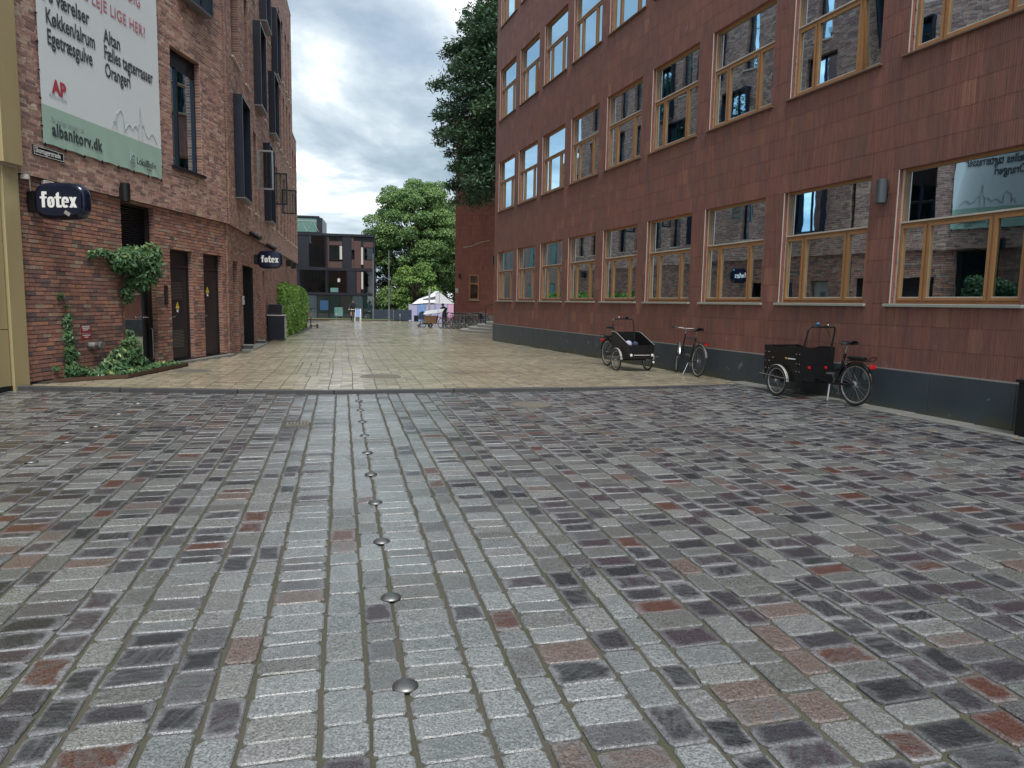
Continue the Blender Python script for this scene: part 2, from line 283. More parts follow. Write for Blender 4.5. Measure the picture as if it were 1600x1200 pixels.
class MB:
    def __init__(s): s.v = []; s.f = []; s.mi = []; s.cur = 0
    def mat(s, i): s.cur = i; return s
    def _add(s, vs, fs):
        b = len(s.v); s.v += [tuple(p) for p in vs]; s.f += [tuple(b + i for i in f) for f in fs]; s.mi += [s.cur] * len(fs); return s
    def box(s, a, b, bev=0., mtx=None):
        x0, y0, z0 = (min(a[i], b[i]) for i in range(3)); x1, y1, z1 = (max(a[i], b[i]) for i in range(3))
        if bev <= 0:
            vs = [(x0, y0, z0), (x1, y0, z0), (x1, y1, z0), (x0, y1, z0), (x0, y0, z1), (x1, y0, z1), (x1, y1, z1), (x0, y1, z1)]
            fs = [(0, 3, 2, 1), (4, 5, 6, 7), (0, 1, 5, 4), (1, 2, 6, 5), (2, 3, 7, 6), (3, 0, 4, 7)]
        else:
            c = bev; vs = []; 
            for z, ins in ((z0, c), (z0 + c, 0), (z1 - c, 0), (z1, c)):
                X0, X1, Y0, Y1 = x0 + ins, x1 - ins, y0 + ins, y1 - ins; k = c
                vs += [(X0 + k, Y0, z), (X1 - k, Y0, z), (X1, Y0 + k, z), (X1, Y1 - k, z), (X1 - k, Y1, z), (X0 + k, Y1, z), (X0, Y1 - k, z), (X0, Y0 + k, z)]
            fs = [tuple(range(7, -1, -1)), tuple(range(24, 32))]
            for r in range(3):
                for i in range(8): j = (i + 1) % 8; fs.append((r * 8 + i, r * 8 + j, r * 8 + 8 + j, r * 8 + 8 + i))
        if mtx is not None: vs = [tuple(mtx @ Vector(p)) for p in vs]
        return s._add(vs, fs)
    def tube(s, pts, r, n=8, closed=False, caps=True):
        P = [Vector(p) for p in pts]; m = len(P); rs = r if isinstance(r, (list, tuple)) else [r] * m; vs = []; ref = None
        for i in range(m):
            if closed: t = (P[(i + 1) % m] - P[i - 1])
            else: t = P[min(i + 1, m - 1)] - P[max(i - 1, 0)]
            t = t.normalized() if t.length > 1e-9 else Vector((0, 0, 1))
            if ref is None: ref = Vector((0, 0, 1)) if abs(t.z) < .9 else Vector((1, 0, 0))
            a = ref - t * ref.dot(t)
            if a.length < 1e-4: a = Vector((0, 1, 0)) - t * t.y
            a.normalize(); ref = a; b = t.cross(a)
            for k in range(n): an = 2 * math.pi * k / n; vs.append(P[i] + (a * math.cos(an) + b * math.sin(an)) * rs[i])
        fs = []
        for i in range(m if closed else m - 1):
            for k in range(n): j = (k + 1) % n; a = i * n; b = ((i + 1) % m) * n; fs.append((a + k, a + j, b + j, b + k))
        if caps and not closed: fs += [tuple(range(n - 1, -1, -1)), tuple((m - 1) * n + k for k in range(n))]
        return s._add(vs, fs)
    def lathe(s, prof, n=24, mtx=None, axis='z'):
        vs = []; m = len(prof)
        for (r, h) in prof:
            for k in range(n):
                an = 2 * math.pi * k / n; p = (r * math.cos(an), r * math.sin(an), h)
                if axis == 'y': p = (p[0], p[2], p[1])
                elif axis == 'x': p = (p[2], p[0], p[1])
                vs.append(p)
        fs = [(i * n + k, i * n + (k + 1) % n, (i + 1) * n + (k + 1) % n, (i + 1) * n + k) for i in range(m - 1) for k in range(n)]
        if prof[0][0] > 1e-6: fs.append(tuple(range(n - 1, -1, -1)))
        if prof[-1][0] > 1e-6: fs.append(tuple((m - 1) * n + k for k in range(n)))
        if mtx is not None: vs = [tuple(mtx @ Vector(p)) for p in vs]
        return s._add(vs, fs)
    def prism(s, poly, h0, h1, plane='xz'):
        n = len(poly)
        mk = {'xz': lambda p, h: (p[0], h, p[1]), 'xy': lambda p, h: (p[0], p[1], h), 'yz': lambda p, h: (h, p[0], p[1])}[plane]
        vs = [mk(p, h0) for p in poly] + [mk(p, h1) for p in poly]
        fs = [tuple(range(n)), tuple(range(2 * n - 1, n - 1, -1))] + [(i, n + i, n + (i + 1) % n, (i + 1) % n) for i in range(n)]
        return s._add(vs, fs)
    def quad(s, a, b, c, d): return s._add([a, b, c, d], [(0, 1, 2, 3)])
    def build(s, name, mats, parent=None, loc=(0, 0, 0), rz=0., smooth=False, rot=None):
        me = new_mesh(name, s.v, s.f, mats, smooth, midx=s.mi)
        return link(name, me, parent, loc, rz, rot)
def circle(r, n, c=(0, 0, 0), plane='xz', a0=0., a1=2 * math.pi, closed=True):
    out = []
    for k in range(n if closed else n + 1):
        a = a0 + (a1 - a0) * k / n; x, y = r * math.cos(a), r * math.sin(a)
        out.append({'xz': (c[0] + x, c[1], c[2] + y), 'xy': (c[0] + x, c[1] + y, c[2]), 'yz': (c[0], c[1] + x, c[2] + y)}[plane])
    return out
def text_mesh(name, body, size, mat, parent, loc, rot, extrude=.001, bold=0., align='LEFT', spacing=1., sx=1.):
    cu = bpy.data.curves.new('t', 'FONT'); cu.body = body; cu.size = size; cu.extrude = extrude; cu.offset = bold; cu.align_x = align; cu.space_character = spacing; cu.resolution_u = 3
    ob = bpy.data.objects.new('t', cu); me = bpy.data.meshes.new_from_object(ob); bpy.data.objects.remove(ob); bpy.data.curves.remove(cu)
    if sx != 1.:
        for v in me.vertices: v.co.x *= sx
    me.materials.clear(); me.materials.append(M[mat]); me.name = name
    return link(name, me, parent, loc, rot=rot)

# camera projection, used only to choose which of many pieces become objects of their own
def screen(P):
    P = np.asarray(P, float) - np.array([0, 0, EYE]); F = np.array(fwd); z = P @ F
    x = 800 + FPX * (P @ np.array(rr)) / np.maximum(z, .01); y = 600 - FPX * (P @ np.array(uu)) / np.maximum(z, .01)
    return x, y, z
def in_view(P, m=30):
    x, y, z = screen(P); return (z > .3) & (x > -m) & (x < 1600 + m) & (y > -m) & (y < 1200 + m)

# vertical wall frame: local x along the wall, y outwards, z up
class Frame:
    def __init__(s, o, ang): s.o = np.array([o[0], o[1], 0.]); s.a = ang; s.ex = np.array([math.cos(ang), math.sin(ang), 0]); s.ey = np.array([-math.sin(ang), math.cos(ang), 0])
    def P(s, x, y, z): return s.o + s.ex * x + s.ey * y + np.array([0, 0, z])
def clip_rects(rects, openings):
    for (a0, a1, b0, b1) in openings:
        out = []
        for r in rects:
            u0_, u1_, z0, z1, q = r
            if u1_ <= a0 or u0_ >= a1 or z1 <= b0 or z0 >= b1: out.append(r); continue
            if u0_ < a0: out.append((u0_, a0, z0, z1, q))
            if u1_ > a1: out.append((a1, u1_, z0, z1, q))
            m0, m1 = max(u0_, a0), min(u1_, a1)
            if z0 < b0: out.append((m0, m1, z0, b0, q))
            if z1 > b1: out.append((m0, m1, b1, z1, q))
        rects = out
    return [r for r in rects if r[1] - r[0] > .012 and r[3] - r[2] > .008]
BOXF = np.array([(3, 2, 1, 0), (0, 1, 5, 4), (1, 2, 6, 5), (2, 3, 7, 6), (3, 0, 4, 7)])   # front, four sides
def rect_pieces(rects, y_back, y_front, jit=.0, proud=.0, gap=0.):
    """small boxes on the wall plane: returns V (n,8,3), rnd (n,3)"""
    A = np.array([r[:4] for r in rects]); n = len(A); Q = np.array([r[4] for r in rects])
    A = A + np.array([gap, -gap, gap, -gap]); V = np.zeros((n, 8, 3)); pr = y_front + rng.uniform(-proud, proud, n)
    for k, (i, j) in enumerate(((0, 2), (1, 2), (1, 3), (0, 3))):
        V[:, k, 0] = A[:, i]; V[:, k, 2] = A[:, j]; V[:, k, 1] = pr
        V[:, k + 4, 0] = A[:, i]; V[:, k + 4, 2] = A[:, j]; V[:, k + 4, 1] = y_back
    if jit:
        J = rng.normal(0, jit, (n, 4, 2)); V[:, :4, 0] += J[:, :, 0]; V[:, :4, 2] += J[:, :, 1]; V[:, 4:, 0] += J[:, :, 0]; V[:, 4:, 2] += J[:, :, 1]
        V[:, :4, 1] += rng.normal(0, jit * .6, (n, 4))
    return V, Q
def emit_pieces(V, Q, name, matn, parent, frame, base, nsolo=300, faces=BOXF, uv=None, stuff_name=None):
    """V (n,k,3) local to frame; the pieces that show largest become objects, the rest one joined part"""
    n, k, _ = V.shape; c = V.mean(1); W = frame.o + c[:, :1] * frame.ex + c[:, 1:2] * frame.ey + c[:, 2:] * np.array([0, 0, 1])
    d = np.linalg.norm(W - np.array([0, 0, EYE]), axis=1); ext = V.max(1) - V.min(1); area = np.sort(ext, 1)[:, 1] * np.sort(ext, 1)[:, 2]
    sc_ = np.where(in_view(W), area / d ** 2, 0); order = np.argsort(-sc_); solo = order[:nsolo] if nsolo else order[:0]; rest = np.setdiff1d(np.arange(n), solo)
    loc = tuple(frame.o - np.array(base))
    for i in solo:
        cc = c[i]; me = new_mesh(name, V[i] - cc, faces, matn, rnd=np.repeat(Q[i][None], k, 0), uv=uv)
        w = frame.ex * cc[0] + frame.ey * cc[1] + np.array([0, 0, cc[2]])
        link(name, me, parent, tuple(np.array(loc) + w), frame.a)
    if len(rest):
        Fm = (faces[None] + (np.arange(len(rest)) * k)[:, None, None]).reshape(-1, faces.shape[1])
        me = new_mesh(stuff_name or name, V[rest].reshape(-1, 3), Fm, matn, rnd=np.repeat(Q[rest], k, 0), uv=None if uv is None else np.tile(uv, (len(rest), 1)))
        o = link(stuff_name or name + '_field', me, parent, loc, frame.a); o['kind'] = 'stuff'
def wall_grid(x0, x1, z0, z1, openings, y_front, thick):
    """wall slab with openings; material 0 faces, material 1 reveals"""
    xs = sorted({x0, x1} | {v for o in openings for v in o[:2] if x0 < v < x1}); zs = sorted({z0, z1} | {v for o in openings for v in o[2:] if z0 < v < z1})
    solid = lambda i, j: 0 <= i < len(xs) - 1 and 0 <= j < len(zs) - 1 and not any(o[0] < (xs[i] + xs[i + 1]) / 2 < o[1] and o[2] < (zs[j] + zs[j + 1]) / 2 < o[3] for o in openings)
    mb = MB(); yb = y_front - thick
    for i in range(len(xs) - 1):
        for j in range(len(zs) - 1):
            if not solid(i, j): continue
            a, b, c, d = xs[i], xs[i + 1], zs[j], zs[j + 1]
            mb.mat(0).quad((b, y_front, c), (a, y_front, c), (a, y_front, d), (b, y_front, d)); mb.quad((a, yb, c), (b, yb, c), (b, yb, d), (a, yb, d)); mb.mat(1)
            if not solid(i - 1, j): mb.quad((a, y_front, c), (a, yb, c), (a, yb, d), (a, y_front, d))
            if not solid(i + 1, j): mb.quad((b, yb, c), (b, y_front, c), (b, y_front, d), (b, yb, d))
            if not solid(i, j - 1): mb.quad((a, yb, c), (a, y_front, c), (b, y_front, c), (b, yb, c))
            if not solid(i, j + 1): mb.quad((a, y_front, d), (a, yb, d), (b, yb, d), (b, y_front, d))
    return mb

# ================================================================== the setting
RF = Frame((5.694, 11.437), math.atan2(.949, -.315))       # right wall: x runs away from the camera, y outwards to the street
A_ANG = math.atan2(11.8 - 19.1, -8.12 + 7.66); B_ANG = math.atan2(19.25 - 39.8, -7.65 + 12.04)
AF = Frame((-8.12, 11.8), A_ANG); BF = Frame((-7.65, 19.25), B_ANG)   # left walls: local x = -u (u runs away from the camera)
KX = np.array([-30, -8.3, -4.5, -2.75, -1.74, 2.36, 5.3, 30]); KY = np.array([11.35, 11.5, 11.6, 11.75, 12.04, 13.04, 14.0, 21.0])
kerb_y = lambda x: np.interp(x, KX, KY)
def z_sett(x, y): return -.045 - .0117 * (12.5 - np.asarray(y, float)) + .012 * np.maximum(0, np.asarray(x, float) - 1)
def z_street(y): y = np.asarray(y, float); return np.where(y > 66, -.3 - .045 * np.minimum(y - 66, 16), np.maximum(-.3, -.0075 * np.maximum(0, y - 12.5)))
def grid_mesh(name, xs, ys, zf, matn):
    X, Y = np.meshgrid(xs, ys); V = np.stack([X, Y, zf(X, Y)], -1).reshape(-1, 3); nx = len(xs); i, j = np.meshgrid(np.arange(nx - 1), np.arange(len(ys) - 1)); b = (j * nx + i).ravel()
    return new_mesh(name, V, np.stack([b, b + 1, b + nx + 1, b + nx], 1), matn)
g = link('ground', grid_mesh('ground', np.array([-900, -300, -100, -40, -20, -10, 0, 10, 20, 40, 100, 300, 900.]), np.array([-300, -60, -20, 0, 8, 12.5, 20, 30, 45, 52.5, 66, 70, 82, 120, 300, 1500.]), lambda X, Y: np.where(Y < 12.5, z_sett(0, Y), z_street(Y)) - .09, 'asphalt')); tag(g, kind='structure')
# bed of the setts: up to the kerb
xs = np.linspace(-10, 9, 58); tt = np.linspace(0, 1, 40)
X, T = np.meshgrid(xs, tt); Y = -7 + (kerb_y(X) + 7) * T; V = np.stack([X, Y, z_sett(X, Y) - .013], -1).reshape(-1, 3); i, j = np.meshgrid(np.arange(57), np.arange(39)); b = (j * 58 + i).ravel()
setts = link('setts_paving', new_mesh('setts_paving', V, np.stack([b, b + 1, b + 59, b + 58], 1), 'joint_sand')); tag(setts, kind='structure')
# bed of the street beyond the kerb
xs = np.linspace(-16, 8, 40); tt = np.linspace(0, 1, 50) ** 1.3
X, T = np.meshgrid(xs, tt); Y = kerb_y(X) + .05 + (64 - kerb_y(X)) * T; V = np.stack([X, Y, z_street(Y) - .006], -1).reshape(-1, 3); i, j = np.meshgrid(np.arange(39), np.arange(49)); b = (j * 40 + i).ravel()
street = link('street_paving', new_mesh('street_paving', V, np.stack([b, b + 1, b + 41, b + 40], 1), 'paver_joint')); tag(street, kind='structure')

LANE = R_(-13.5); LD = np.array([math.sin(LANE), math.cos(LANE)]); LN = np.array([LD[1], -LD[0]])
def wall_off(x, y):     # distance of a ground point from the right wall, on the street side
    d = np.stack([np.asarray(x) - RF.o[0], np.asarray(y) - RF.o[1]], -1); return np.where(d @ RF.ex[:2] < 20.75, d @ RF.ey[:2], 99)
def left_off(x, y):
    a = np.stack([np.asarray(x) - AF.o[0], np.asarray(y) - AF.o[1]], -1) @ AF.ey[:2]; b = np.stack([np.asarray(x) - BF.o[0], np.asarray(y) - BF.o[1]], -1) @ BF.ey[:2]
    return np.where(np.asarray(y) > 19.2, np.where(np.asarray(y) < 41, b, 99), a)
# ---- granite setts in lanes of three widths
def build_setts():
    W3 = (.292, .192, .160); gapL = .014
    cells = []
    v = .258 - 15 * sum(W3); k = 0
    while v < 9.5:
        w = W3[k % 3] * random.uniform(.97, 1.03); w = W3[k % 3]
        mean = .152 if k % 3 == 0 else .226
        t = -2.2 + random.random() * .2
        while t < 16.5:
            L = mean * random.uniform(.78, 1.28); cells.append((v, v + w, t, t + L, k)); t += L
        v += w; k += 1
    C = np.array(cells); n = len(C)
    vc = (C[:, 0] + C[:, 1]) / 2; tc = (C[:, 2] + C[:, 3]) / 2
    ctr = vc[:, None] * LN + tc[:, None] * LD
    keep = (ctr[:, 1] < kerb_y(ctr[:, 0]) - .02) & (wall_off(ctr[:, 0], ctr[:, 1]) > .42) & (ctr[:, 0] > -9.2)
    for (mx, my, mr) in ((.30, 10.95, .24), (-2.73, 9.01, .10)): keep &= (np.hypot(ctr[:, 0] - mx, ctr[:, 1] - my) > mr)
    C, vc, tc, ctr = C[keep], vc[keep], tc[keep], ctr[keep]; n = len(C)
    gl = rng.uniform(.006, .013, (n, 2)); gt = rng.uniform(.0025, .006, (n, 2))
    v0, v1, t0, t1 = C[:, 0] + gl[:, 0], C[:, 1] - gl[:, 1], C[:, 2] + gt[:, 0], C[:, 3] - gt[:, 1]
    # stop the last stone of a lane at the kerb
    for it in range(3):
        e = ((v0 + v1) / 2)[:, None] * LN + t1[:, None] * LD; over = e[:, 1] - (kerb_y(e[:, 0]) - .012); t1 = np.where(over > 0, t1 - over * 1.02, t1)
    ok = t1 - t0 > .03; v0, v1, t0, t1, vc, tc, ctr = (a[ok] for a in (v0, v1, t0, t1, vc, tc, ctr)); n = len(v0)
    c = .013 + rng.uniform(0, .010, (n, 8)); hw = v1 - v0; hl = t1 - t0
    o8 = [(0, 1, 0, 0), (1, -1, 0, 0), (1, 0, 0, 1), (1, 0, 1, -1), (1, -1, 1, 0), (0, 1, 1, 0), (0, 0, 1, -1), (0, 0, 0, 1)]
    ring = np.zeros((n, 8, 2))
    for q, (a, da, b_, db) in enumerate(o8):
        ring[:, q, 0] = np.where(a, v1, v0) + da * c[:, q]; ring[:, q, 1] = np.where(b_, t1, t0) + db * c[:, q]
    ring += rng.normal(0, .0030, ring.shape)
    mid = ring.mean(1, keepdims=True); top = rng.uniform(-.0045, .004, n)
    tilt = rng.normal(0, .007, (n, 2))
    def lift(R2, h):
        xy = R2[..., :1] * LN + R2[..., 1:] * LD
        rel = R2 - mid
        z = z_sett(xy[..., 0], xy[..., 1]) + h + (rel * tilt[:, None, :]).sum(-1)
        return np.concatenate([xy, z[..., None]], -1)
    inner = mid + (ring - mid) * (1 - .011 / np.minimum(hw, hl))[:, None, None]
    Vv = np.concatenate([lift(ring, -.03), lift(ring, (top - .006)[:, None]), lift(inner, top[:, None]), lift(mid, (top + rng.uniform(-.001, .0015, n))[:, None])], 1)   # 25 verts
    F = [(i, (i + 1) % 8, 8 + (i + 1) % 8, 8 + i) for i in range(8)] + [(8 + i, 8 + (i + 1) % 8, 16 + (i + 1) % 8, 16 + i) for i in range(8)] + [(24, 16 + i, 16 + (i + 1) % 8, 16 + (i + 2) % 8) for i in (0, 2, 4, 6)]
    F = np.array(F)
    def uvof(R2): return (R2 - np.stack([v0, t0], -1)[:, None]) / np.stack([hw, hl], -1)[:, None]
    UV = np.concatenate([uvof(ring), uvof(ring), uvof(inner), uvof(mid)], 1)
    Q = rng.random((n, 3))
    # the middle strip by the studs is mostly pale stone; reds and darks gather to the sides
    side = np.clip((np.abs(vc - .22) - .38) / 1.3, 0, 1); pale = rng.random(n) > .08 + .92 * side ** .7; Q[:, 0] = np.where(pale, np.where(rng.random(n) < .72, Q[:, 0] * .08, .08 + Q[:, 0] * .40), .08 + .92 * Q[:, 0] ** .85)
    d = np.linalg.norm(Vv[:, 24] - np.array([0, 0, EYE]), axis=1); s_ = np.where(in_view(Vv[:, 24]), hw * hl / d ** 3, 0); order = np.argsort(-s_); solo = set(order[:300].tolist())
    for i in order[:300]:
        p = Vv[i, 24]; link('sett', new_mesh('sett', Vv[i] - p, F, 'sett', False, rnd=np.repeat(Q[i][None], 25, 0), uv=UV[i]), setts, tuple(p))
    rest = np.array([i for i in range(n) if i not in solo]); Fm = (F[None] + (np.arange(len(rest)) * 25)[:, None, None]).reshape(-1, 4)
    o = link('sett_field', new_mesh('sett_field', Vv[rest].reshape(-1, 3), Fm, 'sett', False, rnd=np.repeat(Q[rest], 25, 0), uv=UV[rest].reshape(-1, 2)), setts); o['kind'] = 'stuff'
build_setts()
# domed steel studs set in two rows between the lanes
stud = MB().lathe([(.058, -.004), (.056, .003), (.047, .010), (.030, .016), (.012, .019), (.0, .0195)], 20)
stud_me = new_mesh('stud', stud.v, stud.f, 'stud_metal', True)
for v_, t_list in ((.256, [1.05, 2.0] + [2.943 + .925 * k for k in range(10)]), (-2.925, [5.8, 6.73] + [7.66 + .94 * k for k in range(5)])):
    for t_ in t_list:
        xy = v_ * LN + t_ * LD; link('stud', stud_me, setts, (xy[0], xy[1], float(z_sett(xy[0], xy[1])) + .002))
# pale border slabs against the right wall
u = -9.0
while u < 2.4:
    L = random.uniform(.55, .95); mb = MB(); mb.box((.01, -.205, -.05), (L - .005, .205, .004 + random.uniform(-.002, .002)), .006)
    p = RF.P(u, .215, 0); link('border_slab', new_mesh('border_slab', mb.v, mb.f, 'pale_slab'), setts, (p[0], p[1], float(z_sett(p[0], p[1]))), RF.a); u += L
# kerb of dark stone lengths
kerb = empty('kerb', (-2.75, 11.75, 0)); tag(kerb, kind='structure')
kp = np.array([[x, kerb_y(x)] for x in (-8.35, -6.4, -4.5, -2.95, -1.0, .9, 2.7, 4.3, 5.0)])
for a, b_ in zip(kp[:-1], kp[1:]):
    L = np.linalg.norm(b_ - a); an = math.atan2(b_[1] - a[1], b_[0] - a[0]); mb = MB().box((.006, 0, -.12), (L - .006, .11, random.uniform(.004, .009)), .008)
    link('kerb_stone', new_mesh('kerb_stone', mb.v, mb.f, 'kerb_stone'), kerb, (a[0] + 2.75, a[1] - 11.75, 0), an)
# ---- clinker pavers of the street
def build_pavers():
    rects = []; v = -13.0; k = 0
    while v < 11:
        g0, g1 = (.007, .002) if k % 2 == 0 else (.002, .007)
        t = 8.0 + random.random() * .1
        wob = random.uniform(-.002, .002)
        while t < 27.:
            L = .108 * random.uniform(.93, 1.07); rects.append((v + g0 + wob, v + .2 - g1 + wob, t + .0035, t + L - .0035)); t += L
        while t < 66:
            L = random.uniform(.5, 1.6); rects.append((v + g0 + wob, v + .2 - g1 + wob, t + .004, t + L - .004)); t += L
        v += .2; k += 1
    A = np.array(rects); c = ((A[:, 0] + A[:, 1]) / 2)[:, None] * LN + ((A[:, 2] + A[:, 3]) / 2)[:, None] * LD
    keep = (c[:, 1] - (A[:, 3] - A[:, 2]) * .45 > kerb_y(c[:, 0]) + .13) & (wall_off(c[:, 0], c[:, 1]) > .06) & (left_off(c[:, 0], c[:, 1]) > .22) & (c[:, 1] < 62.5) & (c[:, 0] > -15.5)
    for (mx, my, mr) in ((-6.58, 14.62, .28), (-2.63, 14.19, .32)): keep &= np.hypot(c[:, 0] - mx, c[:, 1] - my) > mr
    q = (np.stack([c[:, 0] + 4.35, c[:, 1] - 15.6], -1)); ql = q @ LD; qv = q @ LN; keep &= ~((np.abs(ql) < 1.64) & (np.abs(qv) < .25))
    A, c = A[keep], c[keep]; n = len(A)
    V = np.zeros((n, 8, 3))
    for kk, (i, j) in enumerate(((0, 2), (1, 2), (1, 3), (0, 3))):
        xy = A[:, i][:, None] * LN + A[:, j][:, None] * LD + (.018 * np.sin(A[:, j] * .9 + A[:, i] * .35))[:, None] * LN
        z = z_street(xy[:, 1]); V[:, kk, :2] = xy; V[:, kk + 4, :2] = xy; V[:, kk, 2] = z; V[:, kk + 4, 2] = z - .04
    V[:, :4, 2] += rng.normal(0, .0016, (n, 1)) + rng.normal(0, .0012, (n, 4)); Q = rng.random((n, 3))
    emit_pieces(V, Q, 'paver', 'paver', street, Frame((0, 0), 0.), (0, 0, 0), 300, np.array([(0, 1, 2, 3), (0, 4, 5, 1), (1, 5, 6, 2), (2, 6, 7, 3), (3, 7, 4, 0)]))
build_pavers()

# iron covers in the paving
def round_cover(name, x, y, z, r, label, cat='manhole cover'):
    e = empty(name, (x, y, z + .007)); tag(e, label, cat)
    MB().lathe([(r, -.03), (r, .003), (r - .03, .003), (r - .03, -.004)], 36).build('frame', 'cast_iron', e)
    mb = MB().lathe([(0.001, -.012), (r - .034, -.012), (r - .034, -.001), (0.001, -.001)][::-1], 36)
    for i in range(-7, 8):
        for j in range(-7, 8):
            px, py = i * r * .12, j * r * .12
            if math.hypot(px, py) < r - .07: mb.box((px - .012, py - .012, -.001), (px + .012, py + .012, .003))
    mb.build('lid', 'cast_iron', e)
round_cover('manhole_cover', .30, 10.95, float(z_sett(.3, 10.95)), .32, 'round iron cover sunk in the dark setts just before the kerb')
round_cover('manhole_cover', -6.58, 14.62, float(z_street(14.62)), .36, 'round iron cover in yellow paving beside the planting bed')
round_cover('manhole_cover', -2.63, 14.19, float(z_street(14.2)), .40, 'round iron cover just beyond the kerb in mid street')
gd = empty('gully_grate', (-2.73, 9.01, float(z_sett(-2.73, 9.01)) + .007), LANE * -1); tag(gd, 'small square iron gully grate among the left setts', 'drain grate')
MB().box((-.14, -.1, -.03), (.14, .1, .002)).build('frame', 'cast_iron', gd)
for k in range(6):
    x = -.105 + k * .042; MB().box((x - .006, -.085, .0), (x + .006, .085, .008)).build('bar', 'black_metal', gd)
pit = empty('access_cover', (-4.35, 15.6, float(z_street(15.6)) + .007), -LANE); tag(pit, 'long two part access cover filled with pavers in mid street', 'access cover')
mb = MB()
for a, b_ in (((-.33, -1.7), (.33, -1.685)), ((-.33, 1.685), (.33, 1.7)), ((-.33, -1.685), (-.315, 1.685)), ((.315, -1.685), (.33, 1.685)), ((-.315, -.015), (.315, .015))): mb.box((a[0], a[1], -.05), (b_[0], b_[1], .005))
mb.build('frame', 'cast_iron', pit)
for hy in (-1, 1):
    for i in range(3):
        for j in range(15):
            x0 = -.305 + i * .2035; y0 = (.03 if hy > 0 else -1.67) + j * .1093
            me = new_mesh('infill_paver', *(lambda m_: (m_.v, m_.f))(MB().box((x0 + .004, y0 + .003, -.03), (x0 + .196, y0 + .106, .0 + random.uniform(-.002, .002)))), 'paver', rnd=np.repeat(rng.random((1, 3)), 8, 0)); link('infill_paver', me, pit)

# ================================================================== right building: terracotta tiles, oak windows
RB_BASE = (6.0, 10.4, 0.)
rb = empty('terracotta_building', RB_BASE); tag(rb, 'long red terracotta tiled building with rows of oak framed windows', 'building')
R_LOC = tuple(RF.o - np.array(RB_BASE)); PITCHW = 2.571; WW = 2.03; WH = 2.007; ZS = 3.68; ZT = .59; CH = .3345; TW = PITCHW / 12; RIB = TW / 6
U0, U1, ZTOP = -11.5, 20.72, 15.7
win_cols = [20.184 - PITCHW * i - WW for i in range(12)]; openings = [(x, x + WW, ZT + CH * 3 + ZS * r, ZT + CH * 3 + ZS * r + WH) for x in win_cols for r in range(4)]
wall_grid(U0, U1, -.6, ZTOP, openings, .020, .30).build('wall', ['terra_wall', 'terra_wall'], rb, R_LOC, RF.a)
def build_tiles():
    rects = []; k = 0; z = ZT
    while z < ZTOP - .1:
        off = (k % 2) * TW / 2; u = U0 - off; 
        while u < U1:
            q = rng.random(3); rects.append((max(u, U0), min(u + TW, U1), z, min(z + CH, ZTOP), q)); u += TW
        z += CH; k += 1
    # patches of neighbouring tiles share a firing tone
    rects = clip_rects(rects, openings)
    A = np.array([r[:4] for r in rects]); mid = np.stack([(A[:, 0] + A[:, 1]) / 2, np.full(len(A), .03), (A[:, 2] + A[:, 3]) / 2], 1)
    Wp = RF.o + mid[:, :1] * RF.ex + mid[:, 1:2] * RF.ey + mid[:, 2:] * np.array([0, 0, 1]); d = np.linalg.norm(Wp - np.array([0, 0, EYE]), axis=1)
    s_ = np.where(in_view(Wp), (A[:, 1] - A[:, 0]) * (A[:, 3] - A[:, 2]) / d ** 2, 0); order = np.argsort(-s_); solo = set(order[:300].tolist())
    BV, BF_, BQ = [], [], []
    for i, (u0_, u1_, z0, z1, q) in enumerate(rects):
        f = .030 + float(q[1]) * .003; a, b_ = u0_ + .0014, u1_ - .0014; cols = [(a, f - .004), (a + .003, f)]
        g_ = math.ceil((a + .006) / RIB) * RIB
        while g_ < b_ - .006: cols += [(g_ - .0055, f), (g_, f - .007), (g_ + .0055, f)]; g_ += RIB
        cols += [(b_ - .003, f), (b_, f - .004)]; z0 += .0026; z1 -= .0026
        m = len(cols); V = [(x, y, z0) for x, y in cols] + [(x, y, z1) for x, y in cols]; F = [(j + 1, j, m + j, m + j + 1) for j in range(m - 1)]
        if i in solo:
            cx = (u0_ + u1_) / 2; cz = (z0 + z1) / 2; me = new_mesh('tile', [(x - cx, y, zz - cz) for x, y, zz in V], F, 'tile', rnd=[q] * len(V))
            w = RF.ex * cx + np.array([0, 0, cz]); link('tile', me, rb, tuple(np.array(R_LOC) + w), RF.a)
        else:
            b0 = len(BV); BV += V; BF_ += [tuple(b0 + j for j in f_) for f_ in F]; BQ += [q] * len(V)
    o = link('tile_field', new_mesh('tile_field', BV, np.array(BF_), 'tile', rnd=BQ), rb, R_LOC, RF.a); o['kind'] = 'stuff'
build_tiles()
u = U0
while u < U1 - .05:
    w = min(PITCHW / 2, U1 - u); mb = MB().box((u + .003, .0, -.6), (u + w - .003, .058 + random.uniform(-.002, .002), ZT - .006), .004); mb.build('plinth_slab', 'plinth', rb, R_LOC, RF.a); u += w
MB().box((U0, .0, ZT - .004), (U1, .05, ZT + .012)).build('plinth_ledge', 'aluminium', rb, R_LOC, RF.a)
